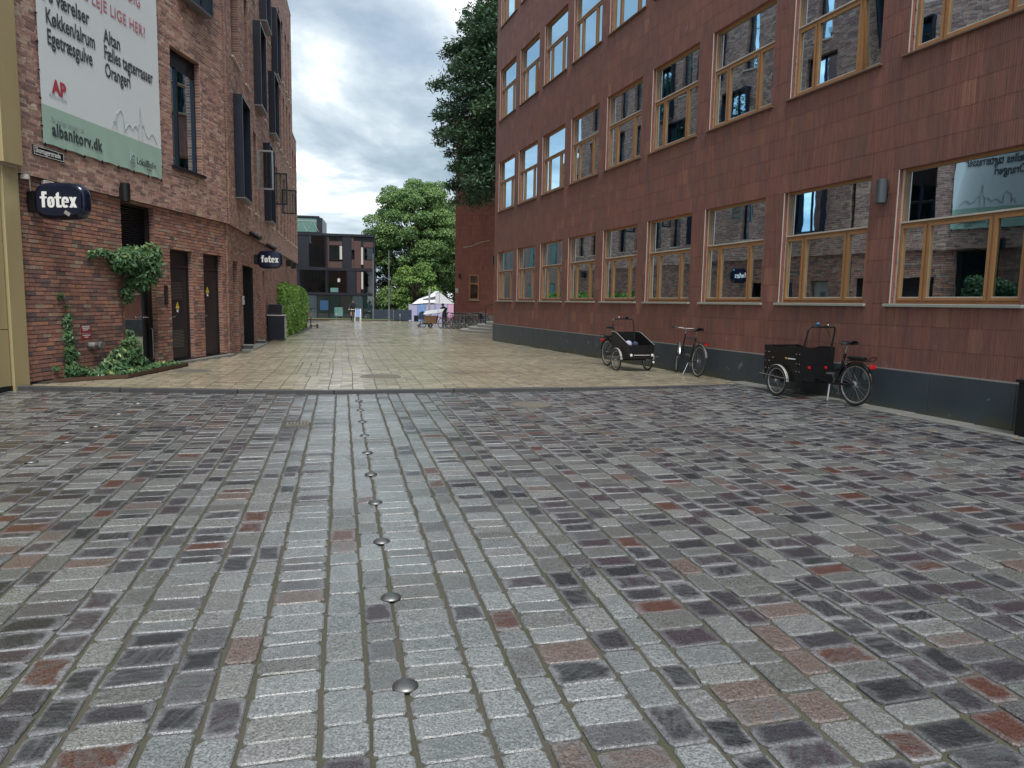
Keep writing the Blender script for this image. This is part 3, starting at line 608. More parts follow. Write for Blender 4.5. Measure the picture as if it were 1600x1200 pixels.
# shell behind the facade
mb = MB(); mb.box((U0, -.28, -.6), (U0 + .3, -11, ZTOP)); mb.box((U1 - .3, -.28, -.6), (U1 + .01, -11, ZTOP)); mb.build('end_wall', 'terra_wall', rb, R_LOC, RF.a)
mb = MB().box((U0 + .3, -5.6, -.6), (U1 - .3, -5.8, ZTOP - .1)); mb.build('inner_wall', 'interior', rb, R_LOC, RF.a)
for r in range(5):
    zf = .45 + ZS * r; MB().box((U0 + .3, -.29, zf - .28), (U1 - .3, -5.6, zf)).build('floor_slab', ['interior'], rb, R_LOC, RF.a)
for k in range(5):
    x = 20.184 + .27 - PITCHW * (2 * k + 2); MB().box((x - .06, -.3, .0), (x + .06, -5.6, ZTOP - .3)).build('partition', 'interior', rb, R_LOC, RF.a)
MB().box((U0 - .05, .06, ZTOP), (U1 + .05, -11, ZTOP + .25)).build('roof', 'aluminium', rb, R_LOC, RF.a)

def oak_window(parent):
    """one window, local x 0..WW, z 0..WH; returns the frame part with its sub-parts"""
    yo, yi = -.055, -.135; f = .042; tz = 1.20
    mb = MB(); mb.box((0, yi, 0), (f, yo, WH)); mb.box((WW - f, yi, 0), (WW, yo, WH)); mb.box((f, yi, WH - f), (WW - f, yo, WH)); mb.box((f, yi, 0), (WW - f, yo, f)); mb.box((f, yi, tz - .03), (WW - f, yo, tz + .03))
    m1, m2 = WW * .25, WW * .75
    for m in (m1, m2): mb.box((m - .014, yi, f), (m + .014, yo, tz - .03))
    w = mb.build('window', 'oak', parent)
    MB().box((f - .01, yo + .002, tz + .006), (WW - f + .01, yo + .028, tz + .03)).build('transom_bead', 'sill_light', w)
    g_ = MB(); g_.quad((f, -.095, tz + .03), (WW - f, -.095, tz + .03), (WW - f, -.095, WH - f), (f, -.095, WH - f)); g_.build('pane', 'glass', w)
    for a, b_ in ((f, m1 - .014), (m1 + .014, m2 - .014), (m2 + .014, WW - f)):
        c = MB(); s = .040; z0, z1 = f + .004, tz - .034; a += .004; b_ -= .004; y0, y1 = -.12, yo + .014
        c.box((a, y0, z0), (a + s, y1, z1)); c.box((b_ - s, y0, z0), (b_, y1, z1)); c.box((a + s, y0, z0), (b_ - s, y1, z0 + s)); c.box((a + s, y0, z1 - s), (b_ - s, y1, z1)); c.build('casement', 'oak', w)
        MB().box((a + s, y1 - .02, z0 + s), (b_ - s, y1 - .002, z0 + s + .016)).build('glazing_bead', 'sill_light', w)
        g_ = MB(); g_.quad((a + s, -.075, z0 + s), (b_ - s, -.075, z0 + s), (b_ - s, -.075, z1 - s), (a + s, -.075, z1 - s)); g_.build('pane', 'glass', w)
    MB().box((WW + .001, yo, .0), (WW + .012, .036, WH)).box((WW - .03, yo + .001, 0), (WW + .001, yo + .012, WH)).build('jamb_trim', 'sill_light', w)
    for z in (.25, .62, 1.0): MB().tube([(WW - .018, yo + .02, z), (WW - .018, yo + .02, z + .075)], .009, 8).build('hinge', 'aluminium', w)
    return w
def sill(w, m, t): MB().box((-.07, -.06, -t), (WW + .09, .085, -.004), .006).build('sill', m, w)
first = {}
for r in range(4):
    for i, x in enumerate(win_cols):
        z = ZT + CH * 3 + ZS * r; key = 0 if r == 0 else 1
        if key not in first: w = oak_window(rb); sill(w, 'grey_sill' if key == 0 else 'sill_brown', .05 if key == 0 else .035); first[key] = w
        else: w = copy_tree(first[key], rb)
        p = np.array(R_LOC) + RF.ex * x + np.array([0, 0, z]); w.location = tuple(p); w.rotation_euler = (0, 0, RF.a)
        if (r, i) in ((1, 7), (3, 0), (2, 1)):            # casements standing ajar
            cs = [c for c in w.children if c.name.startswith('casement')]; ps = [c for c in w.children if c.name.startswith('pane')]; bs = [c for c in w.children if c.name.startswith('glazing_bead')]
            k = 0
            for o in (cs[k], ps[k + 1], bs[k]):
                hz = 1.16; an = R_(-5); o.matrix_local = Matrix.Translation((0, -.05, hz)) @ Matrix.Rotation(an, 4, 'X') @ Matrix.Translation((0, .05, -hz))
# blinds, curtains and lit lamps seen through the glass
x = win_cols[6]; bl = empty('venetian_blind', tuple(RF.P(x + 1, -.22, 2.8))); bl.rotation_euler = (0, 0, RF.a); tag(bl, 'lowered pale slatted blind behind seventh ground floor window pane', 'blind')
for k in range(19): MB().box((-.96, -.022, .0), (.96, .022, .002)).build('slat', 'blind', bl, (0, 0, .78 - k * .042), rot=(R_(35), 0, 0))
for n_, (i, a, b_) in enumerate(((7, .08, .42), (7, 1.7, 1.98), (8, .1, .3), (8, 1.5, 1.95), (5, 1.62, 1.95))):
    cu = MB(); N = 24; V = [(a + (b_ - a) * k / N, -.26 + .03 * math.sin(k * 1.9), 0) for k in range(N + 1)]
    for k in range(N): p, q = V[k], V[k + 1]; cu.quad((p[0], p[1], .02), (q[0], q[1], .02), (q[0], q[1], 1.96), (p[0], p[1], 1.96))
    o = cu.build('curtain', 'curtain', None, tuple(RF.P(win_cols[i], 0, ZT + CH * 3)), RF.a)
    side = ('right', 'left', 'right', 'left', 'left')[n_]; wn_ = {7: 'eighth', 8: 'ninth', 5: 'sixth'}[i]
    tag(o, f'teal curtain at the {side} side of the {wn_} ground floor window', 'curtain', 'curtains behind the ground floor windows')
for n_, (i, r, dx, dy, dz) in enumerate(((7, 1, .65, -1.5, 1.45), (7, 1, .5, -2.9, 2.15), (5, 1, .6, -1.8, 1.1), (5, 1, .9, -3.2, 1.75))):
    p = RF.P(win_cols[i] + dx, dy, ZT + CH * 3 + ZS * r + dz); e = empty('pendant_lamp', tuple(p)); tag(e, ['lit yellow lamp low behind the eighth first floor window', 'lit yellow lamp high behind the eighth first floor window', 'lit yellow lamp low behind the sixth first floor window', 'lit yellow lamp higher behind the sixth first floor window'][n_], 'lamp', 'lit lamps inside the terracotta building')
    MB().lathe([(.16, -.03), (.155, .0), (.12, .035), (.02, .05)], 20).build('shade', 'lamp_glow', e); MB().tube([(0, 0, .05), (0, 0, .5)], .006, 6).build('cord', 'black_metal', e)
# fittings on that wall
def wall_cylinder(name, frame, u_, z, r, h, out, label, matn='steel'):
    e = empty(name, tuple(frame.P(u_, 0, z))); e.rotation_euler = (0, 0, frame.a); tag(e, label, 'wall lamp')
    MB().lathe([(r * .92, 0), (r, .006), (r, h - .006), (r * .92, h)], 24).build('housing', matn, e, (0, out, 0), smooth=False); MB().box((-.03, .0, h * .25), (.03, out, h * .75)).build('bracket', 'black_metal', e)
wall_cylinder('wall_lamp', RF, -.17, 3.12, .085, .36, .14, 'grey cylinder lamp on red wall between two large windows', 'lamp_grey')
e = empty('wall_lamp', tuple(RF.P(20.85, -.05, 3.12))); e.rotation_euler = (0, 0, RF.a); tag(e, 'black box lamp at the far corner of the red building', 'wall lamp')
MB().box((-.02, -.1, 0), (.14, .1, .38), .01).build('housing', 'black_metal', e); MB().box((-.13, -.03, .1), (-.02, .03, .28)).build('bracket', 'black_metal', e)
e = empty('utility_cabinet', tuple(RF.P(-3.12, .19, float(z_sett(6.4, 8.7))))); e.rotation_euler = (0, 0, RF.a); tag(e, 'low black cabinet against the dark plinth at right edge', 'cabinet')
MB().box((-.42, -.11, 0), (.42, .11, .66), .008).build('body', 'black_board', e); MB().box((-.45, -.12, .66), (.45, .13, .70), .006).build('lid', 'black_metal', e); MB().box((-.40, .111, .04), (-.005, .118, .62)).build('door', 'black_board', e); MB().box((.005, .111, .04), (.40, .118, .62)).build('door', 'black_board', e)

# ---- rear wing with steps
WF = Frame((-4.05, 49.6), R_(-3)); WB = (-4.05, 49.6, -.3)
wg = empty('rear_wing', WB); tag(wg, 'set back red tiled wing with one small window behind the bicycles', 'building')
wl_ = (0, 0, .3); MB().box((0, 0, -.6), (13, 12, 13.9)).build('wall', 'terra_wall', wg, wl_, WF.a)
# local frame here: x to the right, y away
MB().box((-.03, -.04, -.6), (13, .0, .62)).build('plinth', 'pale_slab', wg, wl_, WF.a)
w = MB(); wx, wz, ww, wh = .98, 1.66, .68, 1.72
w.box((wx, -.05, wz), (wx + .09, .02, wz + wh)).box((wx + ww - .09, -.05, wz), (wx + ww, .02, wz + wh)).box((wx + .09, -.05, wz + wh - .09), (wx + ww - .09, .02, wz + wh)).box((wx + .09, -.05, wz), (wx + ww - .09, .02, wz + .09)).box((wx + .09, -.05, wz + 1.05), (wx + ww - .09, .02, wz + 1.15)); wo = w.build('window', 'oak', wg, wl_, WF.a)
MB().quad((wx + .09, -.02, wz + .09), (wx + ww - .09, -.02, wz + .09), (wx + ww - .09, -.02, wz + 1.05), (wx + .09, -.02, wz + 1.05)).build('pane', 'glass_dark', wo); MB().quad((wx + .09, -.02, wz + 1.15), (wx + ww - .09, -.02, wz + 1.15), (wx + ww - .09, -.02, wz + wh - .09), (wx + .09, -.02, wz + wh - .09)).build('pane', 'glass_dark', wo); MB().box((wx - .06, -.12, wz - .05), (wx + ww + .06, 0, wz - .003)).build('sill', 'sill_light', wo)
MB().tube([(.55, -.03, 5.2), (1.2, -.035, 5.32), (1.7, -.035, 5.55), (2.35, -.03, 5.7)], .018, 6).build('wall_cable', 'sill_light', wg, wl_, WF.a)
def on_wing(name, x, z, label, cat, mk):
    e = empty(name, tuple(WF.P(x, 0, z))); e.rotation_euler = (0, 0, WF.a); tag(e, label, cat); mk(e)
on_wing('wall_lamp', .33, 3.1, 'small black lamp on the set back red wing', 'wall lamp', lambda e: (MB().lathe([(.06, 0), (.075, .02), (.075, .3), (.06, .32)], 16).build('housing', 'black_metal', e, (0, -.13, 0)), MB().box((-.03, -.13, .1), (.03, 0, .2)).build('bracket', 'black_metal', e)))
on_wing('wall_plate', .13, 2.1, 'pale plate at the left corner of the set back wing', 'plate', lambda e: (MB().box((-.1, -.03, 0), (.1, -.004, .32), .004).build('plate', 'sill_light', e), MB().box((-.07, -.036, .08), (.07, -.0305, .1)).build('print_line', 'print_grey', e)))
stp = empty('entrance_steps', (.6, 42.5, -.25)); tag(stp, 'curved stone steps at the far corner of the red building', 'steps')
for k in range(4): MB().lathe([(.001, -.1), (3.75 - .5 * k, -.1), (3.75 - .5 * k, .13), (3.72 - .5 * k, .15), (.001, .15)], 72).build('step', 'stone_step', stp, (0, 0, .15 * k + .02))
hr = empty('handrail', (-1.6, 41.6, .1)); tag(hr, 'thin dark handrail post standing on the curved steps', 'handrail'); MB().tube([(0, 0, 0), (0, 0, 1.15), (.03, .02, 1.2), (.5, .4, 1.32)], .025, 8).build('rail', 'black_metal', hr); MB().lathe([(.07, 0), (.07, .02), (.03, .03)], 16).build('foot', 'black_metal', hr)

# ================================================================== left building: brick, two facets
LB = (-8.6, 15.5, 0.); ZB = 3.45; OV = .085; CL = .0727; CU = .0667; LTOP = 15.75
lb = empty('brick_building', LB); tag(lb, 'tall brown brick building with dark doors and narrow windows along the left', 'building')
def lloc(fr): return tuple(fr.o - np.array(LB))
AU1 = 7.335
opA_low = [(-4.02, -2.84, -1, 3.40), (-5.62, -4.62, -1, 2.58), (-7.13, -6.15, -1, 2.58)]
opA_up = [(-6.10, -4.77, 4.45, 7.06), (-6.42, -5.10, 8.2, 10.85), (-2.2, -.9, 8.2, 10.85), (-6.3, -5.0, 12., 14.5), (-2.9, -1.6, 12., 14.5)]
opB_low = [(-1.62, -.75, -1, 2.53), (-4.65, -2.46, -1, 2.50)]
slotB = (-7.5, -6.9, .9, 2.48)
NW = []   # B windows: u0, u1, z0, z1, kind
z1r = (4.29, 6.93); z2r = (7.98, 10.62); z3r = (11.2, 13.9)
for u_ in (3.05, 4.80, 9.55, 11.05, 12.65, 14.15, 15.6, 17.05, 18.5, 20.0): NW.append((u_, u_ + .72, *z1r, 'slit'))
for u_ in (3.38, 7.75, 11.75, 13.05, 14.55, 16.0, 17.4): NW.append((u_, u_ + .72, *z2r, 'slit'))
NW.append((1.0, 2.35, 8.05, 10.7, 'wide')); 
for u_ in (18.9, 20.3): NW.append((u_, u_ + .7, 7.3, 9.1, 'slit'))
for u_ in (1.3, 3.0, 5.0, 9.2, 13.1, 14.4, 16.0, 17.3): NW.append((u_, u_ + .72, *z3r, 'slit'))
for (u_, z0, z1) in ((1.05, 4.29, 7.06), (5.25, 7.85, 10.5), (7.0, 11.15, 13.8), (10.4, 10.35, 12.85), (9.2, 7.82, 10.1), (7.3, 4.3, 7.06)): NW.append((u_, u_ + 1.5, z0, z1, 'bay'))
opB_up = [(-b_, -a, c, d) for a, b_, c, d, k in NW]
BU1 = 21.4; BSTEP = 19.25; B_LOWTOP = 10.0
# wall slabs
wall_grid(-AU1, .35, -.4, ZB + .1, opA_low, 0., .35).build('wall', ['mortar_low', 'reveal'], lb, lloc(AF), AF.a)
wall_grid(-AU1 - .012, .35, ZB, LTOP, opA_up, OV, .43).build('wall', ['mortar_up', 'reveal'], lb, lloc(AF), AF.a)
wall_grid(-BU1, 0, -.6, ZB + .1, opB_low + [slotB], 0., .35).build('wall', ['mortar_low', 'reveal'], lb, lloc(BF), BF.a)
wall_grid(-BSTEP, 0, ZB, LTOP, opB_up, OV, .43).build('wall', ['mortar_up', 'reveal'], lb, lloc(BF), BF.a)
wall_grid(-BU1, -BSTEP - .001, ZB, B_LOWTOP, opB_up, OV, .43).build('wall', ['mortar_up', 'reveal'], lb, lloc(BF), BF.a)
MB().box((-BU1 + .01, -.43, -.6), (-BU1 + .3, -9, B_LOWTOP)).box((-BSTEP + .01, -.43, B_LOWTOP - .2), (-BSTEP + .3, -9, LTOP)).build('end_wall', 'brick_up', lb, lloc(BF), BF.a)
MB().box((-BU1, -.2, B_LOWTOP), (-BSTEP, .1, B_LOWTOP + .06)).box((-BSTEP, -.3, LTOP), (0, .11, LTOP + .06)).box((-BSTEP, -9, LTOP - .1), (0, -.3, LTOP)).box((-BU1, -9, B_LOWTOP - .1), (-BSTEP, -.3, B_LOWTOP)).build('roof', 'aluminium', lb, lloc(BF), BF.a)
MB().box((-AU1, -9, LTOP - .1), (.35, .11, LTOP + .06)).build('roof', 'aluminium', lb, lloc(AF), AF.a)
for fr, x0, x1 in ((AF, -AU1 - .4, .3), (BF, -BU1 + .35, .3)):
    MB().box((x0, -3.6, -.3), (x1, -3.8, LTOP - .2)).build('inner_wall', 'interior', lb, lloc(fr), fr.a)
    for zf in (3.42, 7.2, 10.95): MB().box((x0, -.46, zf - .25), (x1, -3.6, zf)).build('floor_slab', 'interior', lb, lloc(fr), fr.a)
MB().box((.05, -.45, -.3), (.3, -3.6, LTOP - .2)).build('inner_wall', 'interior', lb, lloc(AF), AF.a)
def bricks(fr, x0, x1, z0, z1, ch, joint, blen, ops, y0, y1, matn, solo, dark_bed):
    rects = []; z = z0; k = 0
    while z < z1 - .01:
        x = x0 - random.uniform(0, blen)
        while x < x1:
            L = blen * random.choice((1, 1, 1, .5, .98, 1.02)) if not dark_bed else blen * random.uniform(.55, 1.15)
            a, b_ = max(x, x0), min(x + L, x1)
            if b_ - a > .02: rects.append((a, b_, z, min(z + ch, z1), rng.random(3)))
            x += L
        z += ch; k += 1
    rects = clip_rects(rects, ops); V, Q = rect_pieces(rects, y0 - .01, y1, .0016, .0035, joint / 2)
    if dark_bed: V[:, :, 2] += np.where(V[:, :, 2] > V[:, :, 2].mean(1, keepdims=True), -.001, .0)
    emit_pieces(V, Q, 'brick', matn, lb, fr, LB, solo)
bricks(AF, -AU1, 0, -.12, ZB - .005, CL, .012, .262, opA_low, 0., .012, 'brick_low', 300, True)
bricks(AF, -AU1 - .012, 0, ZB + .004, 11.3, CU, .012, .240, opA_up, OV, OV + .0045, 'brick_up', 0, False)
bricks(BF, -12.8, 0, -.2, ZB - .005, CL, .012, .262, opB_low + [slotB], 0., .012, 'brick_low', 0, True)
bricks(BF, -BSTEP, 0, ZB + .004, LTOP - .02, CU, .012, .240, opB_up, OV, OV + .0045, 'brick_up', 0, False)
bricks(BF, -BU1, -BSTEP - .001, ZB + .004, B_LOWTOP, CU, .012, .240, opB_up, OV, OV + .0045, 'brick_up', 0, False)
bricks(BF, -BU1, -12.8, -.4, ZB - .005, CL, .012, .262, opB_low + [slotB], 0., .012, 'brick_low', 0, True)
# dark strip where brick meets paving
MB().box((-AU1, -.02, -.12), (.0, .018, .035)).build('base_strip', 'black_metal', lb, lloc(AF), AF.a)
def mullion_window(fr, u0_, u1_, z0, z1, y, head=.34, m=(.30,), matf='navy_metal', glass='glass', drop=True):
    x0, x1 = -u1_, -u0_; w = x1 - x0; h = z1 - z0; f = .055; mb = MB(); d = .07
    mb.box((x0, y - d, z0), (x0 + f, y, z1)).box((x1 - f, y - d, z0), (x1, y, z1)).box((x0 + f, y - d, z0), (x1 - f, y, z0 + f)).box((x0 + f, y - d, z1 - f), (x1 - f, y, z1))
    if head: mb.box((x0 + f, y - d, z1 - head), (x1 - f, y - .012, z1 - f))
    ht = z1 - (head if head else f)
    edges = [x0 + f] + [x0 + w * k for k in m] + [x1 - f]
    for k in edges[1:-1]: mb.box((k - .03, y - d, z0 + f), (k + .03, y, ht))
    wo = mb.build('window', matf, lb, lloc(fr), fr.a)
    for a, b_ in zip(edges[:-1], edges[1:]): MB().quad((a, y - .045, z0 + f), (b_, y - .045, z0 + f), (b_, y - .045, ht), (a, y - .045, ht)).build('pane', glass, wo)
    return wo
wm = mullion_window(AF, 4.77, 6.10, 4.45, 7.06, OV - .13, .36, (.62,))
MB().box((-6.16, OV - .2, 4.38), (-4.70, OV + .075, 4.447), .006).build('sill', 'navy_metal', wm)
def bay(fr, u0_, u1_, z0, z1, p=.24):
    x0, x1 = -u1_, -u0_; t = .05; y0 = OV - .02; y1 = OV + p; mb = MB()
    mb.box((x0, y0, z0), (x0 + t, y1, z1)).box((x1 - t, y0, z0), (x1, y1, z1)).box((x0 + t, y0, z1 - t), (x1 - t, y1, z1)).box((x0 + t, y0, z0), (x1 - t, y1, z0 + t)); wo = mb.build('bay_window', 'navy_metal', lb, lloc(fr), fr.a)
    MB().box((x0 - .003, y0 + .03, z0 - .02), (x1 + .003, y1 + .012, z0 - .001)).build('drip_edge', 'steel', wo)
    f = MB(); f.box((x0 + t, OV - .10, z0 + t), (x0 + t + .05, OV - .03, z1 - t)).box((x1 - t - .05, OV - .10, z0 + t), (x1 - t, OV - .03, z1 - t)).box(((x0 + x1) / 2 - .03, OV - .10, z0 + t), ((x0 + x1) / 2 + .03, OV - .03, z1 - t)); f.build('frame', 'navy_metal', wo)
    MB().quad((x0 + t, OV - .07, z0 + t), (x1 - t, OV - .07, z0 + t), (x1 - t, OV - .07, z1 - t), (x0 + t, OV - .07, z1 - t)).build('pane', 'glass', wo)
bay(AF, 5.12, 6.40, 8.22, 10.83); bay(AF, .92, 2.18, 8.22, 10.83)
for a, b_, c, d in ((5.0, 6.3, 12., 14.5), (1.6, 2.9, 12., 14.5)): mullion_window(AF, a, b_, c, d, OV - .13)
slit_sash = {}
for (a, b_, c, d, k) in NW:
    if k == 'bay': bay(BF, a, b_, c, d)
    else:
        wo = mullion_window(BF, a, b_, c, d, OV - .20, 0, () if k == 'slit' else (.5,)); MB().box((-b_ - .03, OV - .22, c - .045), (-a + .03, OV + .06, c - .002)).build('sill', 'sill_light', wo)
        if k == 'slit' and c < 5: slit_sash[a] = wo
# sashes standing open at right angles to the wall
for u_, z0, z1, wd in ((4.80, 5.15, 6.45, .52), (9.55, 5.25, 6.5, .52), (12.65, 5.25, 6.3, .62)):
    s = MB(); x = -u_ - .70; t = .055; y0, y1 = OV + .02, OV + .02 + wd
    s.box((x - .025, y0, z0), (x + .025, y0 + t, z1)).box((x - .025, y1 - t, z0), (x + .025, y1, z1)).box((x - .025, y0 + t, z0), (x + .025, y1 - t, z0 + t)).box((x - .025, y0 + t, z1 - t), (x + .025, y1 - t, z1)); s.build('open_sash', 'navy_metal' if u_ > 5 else 'steel', slit_sash[u_])
    MB().quad((x, y0 + t, z0 + t), (x, y1 - t, z0 + t), (x, y1 - t, z1 - t), (x, y0 + t, z1 - t)).build('sash_pane', 'glass_clear', slit_sash[u_])
# ---- doors of facet A
def leaf_door(u0_, u1_, ztop, vents, label=None):
    x0, x1 = -u1_, -u0_; y = -.12; fr = MB(); fr.box((x0, y - .06, 0), (x0 + .045, y + .02, ztop)).box((x1 - .045, y - .06, 0), (x1, y + .02, ztop)).box((x0 + .045, y - .06, ztop - .045), (x1 - .045, y + .02, ztop)).box((x0 + .045, y - .05, 2.18), (x1 - .045, y + .015, 2.24)); d = fr.build('door_frame', 'door_dark', lb, lloc(AF), AF.a)
    lf = MB().box((x0 + .05, y - .045, .012), (x1 - .05, y, 2.175), .004).build('door_leaf', 'door_dark', d); MB().box((x0 + .05, y - .045, 2.245), (x1 - .05, y - .006, ztop - .05)).build('overpanel', 'door_dark', d)
    for z in vents:
        v = MB(); cx = (x0 + x1) / 2 + .02; v.box((cx - .27, y + .001, z), (cx - .25, y + .012, z + .46)).box((cx + .25, y + .001, z), (cx + .27, y + .012, z + .46)).box((cx - .25, y + .001, z), (cx + .25, y + .012, z + .015)).box((cx - .25, y + .001, z + .445), (cx + .25, y + .012, z + .46)); vv = v.build('vent', 'door_dark', d)
        sl = MB()
        for k in range(12): sl.box((cx - .25, y + .001, z + .024 + k * .035), (cx + .25, y + .011, z + .034 + k * .035))
        o = sl.build('louvre_field', 'steel', d); o['kind'] = 'stuff'
    MB().tube([(x1 - .14, y, 1.04), (x1 - .14, y + .05, 1.04), (x1 - .27, y + .055, 1.04)], .011, 8).build('handle', 'chrome', d); MB().lathe([(.026, 0), (.026, .008)], 16, axis='y').build('rosette', 'chrome', d, (x1 - .14, y, 1.04))
    return d
leaf_door(4.62, 5.62, 2.58, (1.42, .30)); leaf_door(6.15, 7.13, 2.58, ())
# glazed entrance door with louvre panel above
x0, x1, y = -4.02, -2.84, -.13
fr = MB(); fr.box((x0, y - .08, 0), (x0 + .17, y + .03, 3.40)).box((x1 - .06, y - .08, 0), (x1, y + .03, 3.40)).box((x0 + .17, y - .08, 2.44), (x1 - .06, y + .03, 2.52)).box((x0 + .17, y - .08, 3.34), (x1 - .06, y + .03, 3.40)); ed = fr.build('door_frame', 'black_metal', lb, lloc(AF), AF.a)
dl = MB(); a, b_ = x0 + .18, x1 - .07; dl.box((a, y - .05, .01), (a + .1, y, 2.43)).box((b_ - .1, y - .05, .01), (b_, y, 2.43)).box((a + .1, y - .05, .01), (b_ - .1, y, .16)).box((a + .1, y - .05, 2.33), (b_ - .1, y, 2.43)); dl.build('door_leaf', 'black_metal', ed)
MB().quad((a + .1, y - .025, .16), (b_ - .1, y - .025, .16), (b_ - .1, y - .025, 2.33), (a + .1, y - .025, 2.33)).build('pane', 'glass_dark', ed)
MB().box((x0 + .17, y - .07, 2.52), (x1 - .06, y - .05, 3.34)).build('louvre_back', 'black_metal', ed)
for k in range(17):
    z = 2.54 + k * .047; mb = MB(); mb._add([(x0 + .17, y - .03, z + .036), (x1 - .06, y - .03, z + .036), (x1 - .06, y + .02, z + .004), (x0 + .17, y + .02, z + .004), (x0 + .17, y - .035, z + .03), (x1 - .06, y - .035, z + .03), (x1 - .06, y + .015, z - .002), (x0 + .17, y + .015, z - .002)], [(0, 1, 2, 3), (7, 6, 5, 4), (0, 4, 5, 1), (2, 6, 7, 3)]); mb.build('louvre', 'navy_metal', ed)
MB().tube([(a + .05, y, 1.05), (a + .05, y + .06, 1.05), (a + .22, y + .065, 1.05)], .012, 8).build('handle', 'chrome', ed); MB().lathe([(.03, 0), (.03, .01)], 16, axis='y').build('rosette', 'chrome', ed, (a + .05, y, 1.05))
MB().tube([(x0 + .09, y + .03, .12), (x0 + .09, y + .07, .14), (x0 + .09, y + .07, .78), (x0 + .09, y + .03, .80)], .016, 8).build('push_bar', 'steel', ed)
FACE_A = (R_(90), 0, 0)
def a_text(body, u_, z, size, mat, parent, off, bold=0., spacing=1., sx=1., rel=None):
    """text read from the street on facet A; u is its left end (nearest the camera)"""
    # facet frame: local x = -u runs towards the camera, so letters run along -x: rotate text by 180 about z
    p = np.array([-u_, off, z]) - (np.array(rel) if rel is not None else 0); return text_mesh('lettering', body, size, mat, parent, tuple(p), (R_(90), 0, math.pi), .001, bold, 'LEFT', spacing, sx)
a_text('INDGANG', 3.02, 1.60, .115, 'white_paint', ed, y - .018, 0); a_text('TIL 5B', 3.12, 1.46, .115, 'white_paint', ed, y - .018, 0)
# ---- recesses of facet B
MB().box((-1.60, -.20, -.2), (-.77, -.16, 2.50)).build('meter_cabinet', 'grey_cabinet', lb, lloc(BF), BF.a)
for z in (.35, 1.35): 
    s = MB()
    for k in range(16): s.box((-1.32, -.159, z + k * .05), (-1.04, -.15, z + k * .05 + .022))
    o = s.build('vent_slots', 'black_metal', lb, lloc(BF), BF.a); o['kind'] = 'stuff'
MB().box((-4.65, -.32, -.3), (-2.46, -.30, 2.5)).build('passage_door', 'black_paint', lb, lloc(BF), BF.a); MB().box((-4.6, -.299, 0), (-3.57, -.285, 2.4)).build('door_leaf', 'door_dark', lb, lloc(BF), BF.a); MB().box((-3.54, -.299, 0), (-2.5, -.285, 2.4)).build('door_leaf', 'door_dark', lb, lloc(BF), BF.a)
MB().box((-4.65, -.30, -.2), (-4.62, .004, 2.5)).box((-2.49, -.30, -.2), (-2.46, .004, 2.5)).box((-4.62, -.30, 2.47), (-2.49, .004, 2.5)).build('passage_lining', 'black_paint', lb, lloc(BF), BF.a)
MB().box((-7.5, -.06, .9), (-6.9, -.05, 2.48)).build('recess_panel', 'brick_low', lb, lloc(BF), BF.a)

bk = empty('rear_brick_block', (-18.5, 50, -.3)); tag(bk, 'set back brick block behind the end of the hedge', 'building')
MB().box((-.4, 0, -.5), (18, 8, 10.2)).build('wall', 'brick_plain', bk, (.0, -3.5, .3), R_(107))
for r in range(3):
    for k in range(7):
        fr = MB().box((k * 2.4 + .6, -.02, 1.1 + r * 3.3), (k * 2.4 + 1.6, .0, 3.1 + r * 3.3)).build('window', 'navy_metal', bk, (.0, -3.5, .3), R_(107)); MB().box((k * 2.4 + .66, -.024, 1.16 + r * 3.3), (k * 2.4 + 1.54, -.021, 3.04 + r * 3.3)).build('pane', 'facade_teal', fr)
# ---- bronze clad neighbour at the left edge
gb = empty('bronze_clad_building', (-8.5, 10.6, 0)); tag(gb, 'bronze metal clad building at the left edge of the picture', 'building'); gl = tuple(AF.o - np.array([-8.5, 10.6, 0]))
MB().box((.0, -.5, -.1), (.34, .10, 3.5), .006).build('column_casing', 'gold', gb, gl, AF.a); MB().box((-.0, -.5, 3.54), (.42, .20, 14), .006).build('column_casing', 'gold', gb, gl, AF.a)
for k in range(7):
    x = .36 + k * 1.2
    for z0, z1 in ((.02, .92), (.935, 3.5)): MB().box((x, -.1, z0), (x + 1.185, .06, z1), .006).build('panel', 'gold', gb, gl, AF.a)
    for z0, z1 in ((3.54, 6.9), (6.915, 10.4), (10.415, 14)): MB().box((x + .07, -.1, z0), (x + 1.255, .14, z1), .006).build('panel', 'gold', gb, gl, AF.a)
MB().box((.0, -8, -.2), (9, -.1, 14.2)).build('core', 'black_metal', gb, gl, AF.a); MB().box((.0, -.02, -.3), (9, .065, .02)).build('base_strip', 'black_metal', gb, gl, AF.a)

# ---- things on the left walls
bn = empty('banner', tuple(AF.P(-2.4, OV + .03, 4.0))); bn.rotation_euler = (0, 0, AF.a); tag(bn, 'white and pale green rental banner stretched on the brick wall', 'banner')
BU0, BU2, BZ0, BZ1, BG = .58, 4.22, 4.03, 8.0, 4.68
def banner_sheet(z0, z1, mat, name):
    nx, nz = 60, 30; V = []
    for j in range(nz + 1):
        for i in range(nx + 1):
            a = i / nx; zz = z0 + (z1 - z0) * j / nz; x = 1.82 - a * 3.64; h = zz - 4.0
            wob = .002 * math.sin(a * 9 + h * 1.3) + .012 * math.exp(-max(0, h) * 3.0) * math.sin(a * 42 + h * 5.) * (.3 + a) + .004 * math.sin(a * 70) * math.exp(-h * 5)
            sc_ = -.035 * abs(math.sin(a * math.pi * 8)) * math.exp(-max(0, h - .03) * 14); V.append((x, wob + .012, h - sc_ * .0 + (.018 * abs(math.sin(a * math.pi * 7)) if j == 0 and z0 < 4.1 else 0)))
    F = np.array([(j * (nx + 1) + i + 1, j * (nx + 1) + i, (j + 1) * (nx + 1) + i, (j + 1) * (nx + 1) + i + 1) for j in range(nz) for i in range(nx)])
    link(name, new_mesh(name, np.array(V), F, mat, True), bn)
